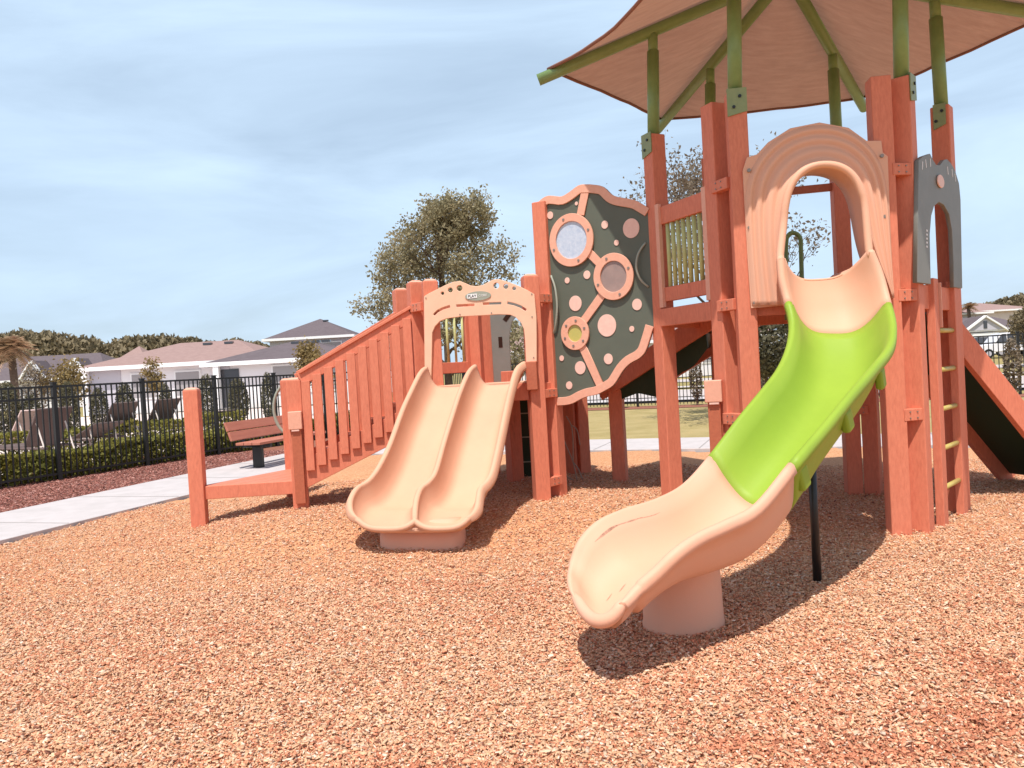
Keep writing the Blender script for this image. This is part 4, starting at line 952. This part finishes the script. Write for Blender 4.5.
# ------------------------------------------------------------------ houses
def hip(mb, x0, x1, y0, y1, z0, z1, ov=.5, ridge=.5):
    x0 -= ov; x1 += ov; y0 -= ov; y1 += ov; ym = (y0+y1)/2; r = (y1-y0)/2*ridge*2
    r = min(r, (x1-x0)/2-.01)
    vs = [(x0, y0, z0), (x1, y0, z0), (x1, y1, z0), (x0, y1, z0), (x0+r, ym, z1), (x1-r, ym, z1)]
    mb.add(vs, [(0, 1, 5, 4), (1, 2, 5), (2, 3, 4, 5), (3, 0, 4), (3, 2, 1, 0)])
def house(u0, u1, d, dep, eave, top, label, wallm='wall', roofm='roofpink', wins=(), yaw=0., doors=(), ridge=.5, vents=0, porch=None, name='house'):
    global ORG
    xa = P(u0, 380, d).x; xb = P(u1, 380, d).x; W = (xb-xa); loc = Vector(((xa+xb)/2, d, 0))
    root = thing(name, label, 'house', loc); root.rotation_euler = (0, 0, yaw); ORG = Vector((0, 0, 0))
    h = W/2
    MB().box((0, dep/2, eave/2), (W, dep, eave)).build('wall', wallm, root)
    rf = MB(); hip(rf, -h, h, 0, dep, eave+.02, top, .5, ridge); ro = rf.build('roof', roofm, root)
    tr_ = MB(); 
    for (x0, y0, x1, y1) in ((-h-.52, -.52, h+.52, -.52), (h+.52, -.52, h+.52, dep+.52), (-h-.52, -.52, -h-.52, dep+.52)):
        tr_.beam((x0, y0, eave-.06), (x1, y1, eave-.06), .06, .22)
    tr_.build('fascia', 'trim', ro)
    for k in range(vents):
        t = (k+1)/(vents+1); MB().box((-h*.2+h*.8*t, dep*.40, eave+(top-eave)*.86), (.5, .3, .14)).build('roof_vent', 'glass', ro)
    for (f, w_, zb, zt) in wins:
        x = -h+W*f; fr_ = MB().box((x, -.03, (zb+zt)/2), (w_+.2, .06, zt-zb+.2)).build('window', 'trim', root)
        MB().box((x, -.07, (zb+zt)/2), (w_, .03, zt-zb)).build('pane', 'shade', fr_)
    for (f, w_) in doors:
        x = -h+W*f; MB().box((x, -.02, 1.15), (w_, .08, 2.1)).build('door', 'glass', root)
    if porch:
        f0_, f1_ = porch; xx = -h+W*f0_; xy = -h+W*f1_
        MB().box(((xx+xy)/2, -.025, eave/2-.05), (xy-xx, .05, eave-.25)).build('porch_recess', 'wallgrey', root)
        MB().box((xx+.15, -.35, eave/2), (.3, .3, eave-.12)).build('porch_column', 'trim', root)
    return root
house(86, 262, 44, 11, 2.70, 4.15, 'big white house with broad pinkish hip roof behind the pool', wins=((.33, 1.3, .9, 2.2), (.58, 1.3, .9, 2.2), (.90, .5, 1.0, 2.2)), vents=2, porch=(0, .2), ridge=.30)
house(214, 352, 43, 9, 2.55, 3.80, 'white house with dark grey hip roof left of the stair rail', roofm='roofgrey', wins=((.52, 1.3, .8, 2.2), (.80, 1.4, .8, 2.2)), doors=((.12, 1.0),), vents=4, porch=(.02, .12), ridge=.40)
house(272, 352, 70, 9, 5.15, 7.1, 'two-storey house with grey roof rising behind the single-storey one', wallm='wallgrey', roofm='roofgrey', wins=((.75, 2, 3.4, 4.6),), ridge=.42, vents=1)
hl = house(-40, 104, 76, 10, 2.9, 5.4, 'small far house with grey gabled roofs behind the palm', roofm='roofgrey', wins=((.35, 1.5, 1, 2.2), (.6, 1.5, 1, 2.2)), ridge=.3)
house(320, 420, 62, 9, 3.2, 5.2, 'pinkish roofed house partly hidden by the stair rail', roofm='roofpink', wins=((.2, 1.5, 1, 2.2),))
house(96, 150, 90, 9, 3.2, 6.6, 'far brown roof peeping over the left end of the pinkish roof', roofm='roofpink')
house(490, 560, 46, 9, 2.3, 4.1, 'house with pinkish roof seen through the small grey arch', roofm='roofpink', wins=((.25, 1.4, .8, 1.9),))
house(560, 780, 58, 10, 2.8, 5.0, 'long white house beyond the road seen under the tower deck', roofm='roofpink', wins=((.2, 1.5, 1, 2.2), (.45, 1.5, 1, 2.2), (.7, 1.5, 1, 2.2)), doors=((.32, 1.0),))
house(925, 990, 96, 9, 4.9, 6.0, 'white and grey two-storey house at the far right behind the grey roof', wallm='wallgrey', roofm='roofpink', wins=())
house(972, 1036, 110, 10, 5.6, 7.0, 'far right house with cream wall under a pink hip roof with solar panels', wallm='poolconc', roofm='roofpink')
hg = house(962, 1032, 78, 8, 2.5, 3.9, 'grey roofed white house with a gable behind the parked pickup', roofm='roofgrey', wins=(), ridge=.2)
def gable(root, x0, x1, y, z0, z1, dep=2.5):
    xm = (x0+x1)/2
    MB().add([(x0, y, z0), (x1, y, z0), (xm, y, z1), (x0, y+dep, z0), (x1, y+dep, z0), (xm, y+dep, z1)], [(0, 1, 2), (3, 5, 4), (0, 3, 4, 1)]).build('gable', 'wallgrey', root)
    g = MB(); g.beam((x0-.4, y-.05, z0-.16), (xm, y-.05, z1+.1), .35, .16); g.beam((x1+.4, y-.05, z0-.16), (xm, y-.05, z1+.1), .35, .16); g.build('gable_trim', 'trim', root)
    g = MB(); g.add([(x0-.3, y, z0-.1), (xm, y, z1+.14), (xm, y+dep, z1+.14), (x0-.3, y+dep, z0-.1)], [(0, 1, 2, 3)]); g.add([(x1+.3, y, z0-.1), (xm, y, z1+.14), (xm, y+dep, z1+.14), (x1+.3, y+dep, z0-.1)], [(0, 1, 2, 3)]); g.build('gable_roof', 'roofgrey', root)
    MB().box((xm, y-.03, z0+(z1-z0)*.42), (.35, .05, .7)).build('gable_vent', 'glass', root)
gable(hg, -3.2, .6, -.6, 2.45, 3.75)
gable(hl, -.6, 1.5, -.6, 2.8, 4.6); gable(hl, 3.6, 5.6, -.6, 2.8, 4.6)
MB().box((-1.3, -.35, 1.15), (2.9, .2, 2.1)).build('garage_door', 'trim', hg)

# ------------------------------------------------------------------ loungers
def lounger(loc, yaw, label, pale=False, tilt=.95):
    root = thing('sun_lounger', label, 'lounger', loc, 'sun loungers behind the pool fence'); root.rotation_euler = (0, 0, yaw)
    fr_ = MB()
    for s_ in (-.32, .32): fr_.tube([(-.72, s_, .32), (1.15, s_, .32)], .022, 8)
    for x in (-.6, 1.0):
        for s_ in (-.32, .32): fr_.tube([(x, s_, .32), (x+(.1 if x > 0 else -.1), s_*1.05, 0)], .02, 8)
    fr_.build('frame', 'sling', root, org=(0, 0, 0))
    MB().box((.55, 0, .345), (1.2, .60, .03)).build('seat', 'sling', root, bevel=.01, org=(0, 0, 0))
    c, s2 = cos(tilt), sin(tilt)
    b = MB().beam((-.05, 0, .35), (-.05-.78*c, 0, .35+.78*s2), .62, .035, up=(0, 0, 1) if c > .3 else (1, 0, 0)).build('backrest', 'sling', root, bevel=.01, org=(0, 0, 0))
    pr = MB(); 
    for y_ in (-.25, .25): pr.tube([(-.05-.5*c, y_, .35+.5*s2), (-.62, y_, .10)], .013, 6)
    pr.build('prop', 'cream', b, org=(0, 0, 0))
    if pale: MB().box((-.02, 0, 0), (.01, .01, .01)).build('rail_tip', 'cream', root, org=(0, 0, 0)) if False else None
    return root
lg = [(40, 15.6, pi+.45, 'large dark sun lounger with raised back, nearest behind the pool fence', .95), (22, 17.8, pi+.45, 'sun lounger with pale raised back at the left, behind the nearest one', .85), (112, 19.0, pi+.45, 'taupe sun lounger with raised back, middle of the row by the tall fence post', .9), (156, 20.5, pi+.45, 'taupe sun lounger furthest right in the row, just left of the lone orange post', .9), (86, 17.6, pi+.45, 'low reclined sun lounger right of the nearest one', .35), (205, 22, pi+.45, 'flat sun lounger seen just right of the lone orange post', .3)]
for u, d_, yw, lb, tl in lg:
    x = P(u, 440, d_).x; r = lounger((x, d_, -.02), yw-pi+.15, lb, tilt=tl)
    # these backs lean away to the right as in the photo
    r.rotation_euler.z = radians(152); r.scale = (1.15, 1.15, 1.15)
    if 'pale' in lb:
        for ch in r.children:
            if ch.name.startswith('backrest'): ch.data.materials[0] = M['slingpale']; ch['label'] = 'pale pinkish backrest'

# ------------------------------------------------------------------ bench on the path
bx = (-3.80, 12.85, .045)
bench = thing('park_bench', 'brown plank bench with black legs on the white path behind the orange platform', 'bench', bx); by = radians(72); bench.rotation_euler = (0, 0, by)
def mbp(name, p, q, wd, ht, m, par=bench, up=(0, 0, 1)): return MB().beam(p, q, wd, ht, up).build(name, m, par, bevel=.006, org=(0, 0, 0))
M['benchw'] = mat('bench_plank', (.50, .19, .13), .6, .3, var=(.42, .15, .10), vscale=20, stretch=(.2, 1, 1))
for k in range(3): mbp('seat_plank', (-.95, -.14+.15*k, .40), (.95, -.14+.15*k, .40), .14, .04, 'benchw')
upb = (0, -.92, .38)
for k in range(2): mbp('back_plank', (-.95, .33+.06*k, .52+.15*k), (.95, .33+.06*k, .52+.15*k), .04, .145, 'benchw', up=(0, .33, .94))
for x in (-.65, .65):
    lgm = MB(); lgm.beam((x, .05, 0), (x, .05, .36), .07, .17, up=(0, 1, 0)); lgm.beam((x, -.20, .35), (x, .32, .35), .07, .06); lgm.beam((x, .30, .33), (x, .43, .72), .06, .05, up=(0, 1, 0))
    lgm.build('leg', 'black', bench, bevel=.01, org=(0, 0, 0))

# ------------------------------------------------------------------ vehicles
def car(loc, yaw, L, Hh, label, paint, pickup=False):
    root = thing('parked_car' if not pickup else 'pickup_truck', label, 'car' if not pickup else 'pickup', loc, None); root.rotation_euler = (0, 0, yaw)
    W = 1.85; h = L/2
    if pickup: pr = [(-h, .45), (-h, .95), (-h+.15, 1.05), (-h+1.3, 1.12), (-h+1.9, Hh-.05), (-h+2.4, Hh), (-h+3.3, Hh-.03), (-h+3.55, 1.15), (h, 1.12), (h, .5)]
    else: pr = [(-h, .45), (-h, .9), (-h+.15, 1.02), (-h+1.15, 1.12), (-h+1.7, Hh-.06), (-h+2.2, Hh), (h-.35, Hh-.03), (h-.05, 1.15), (h, .5)]
    mb = MB(); n = len(pr); secs = []
    for y_, sc_ in ((-W/2, .0), (-W/2+.0, 1), (W/2, 1)):
        pass
    def sec(y_, zf): return [(x, y_*(1 if z < 1.13 else .86), z*zf+(1-zf)*.8) for x, z in pr]
    mb.loft([sec(-W/2, 1), sec(W/2, 1)]); body = mb.build('body', paint, root, bevel=.06, segs=3, org=(0, 0, 0))
    z0, z1 = 1.16, Hh-.10
    for sgn in (-1, 1):
        yy = sgn*(W/2*.93+.012); xe = -h+3.25 if pickup else h-.45
        MB().add([(-h+1.42, yy+sgn*.05, z0), (xe, yy+sgn*.05, z0), (xe-.1, yy-sgn*.06, z1), (-h+1.98, yy-sgn*.06, z1)], [(0, 1, 2, 3)]).build('side_window', 'glass', root, fixn=False, org=(0, 0, 0))
        for xm in ((-h+2.35), (-h+3.3) if not pickup else (-h+2.9)): MB().beam((xm, yy+sgn*.05, z0), (xm-.02, yy-sgn*.05, z1), .08, .02, up=(0, 1, 0)).build('window_pillar', paint, root, org=(0, 0, 0))
        for xw in (-h+.9, h-.95):
            wv = MB().tube([(xw, sgn*(W/2-.2), .36), (xw, sgn*(W/2+.03), .36)], .37, 22).build('wheel', 'rubber', root, org=(0, 0, 0))
            MB().tube([(xw, sgn*(W/2+.032), .36), (xw, sgn*(W/2+.045), .36)], .2, 16).build('rim', 'wallgrey', wv, org=(0, 0, 0))
    MB().box((-h-.01, 0, .62), (.06, 1.6, .22)).build('bumper', 'black', root, org=(0, 0, 0), bevel=.02)
    for s_ in (-.65, .65): MB().box((-h+.02, s_, .86), (.08, .3, .14)).build('headlight', 'trim', root, org=(0, 0, 0))
    return root
car((P(1003, 340, 62).x, 62, 0), radians(-6), 4.9, 1.95, 'white pickup parked by the road behind the far right fence', 'carwhite', True)
car((P(982, 340, 66).x, 66, 0), radians(-30), 4.6, 1.75, 'dark car parked just left of the white pickup', 'cargrey')
car((P(1050, 340, 62).x, 62, 0), radians(-6), 5.0, 1.8, 'dark car cut off by the right photo edge', 'cargrey')
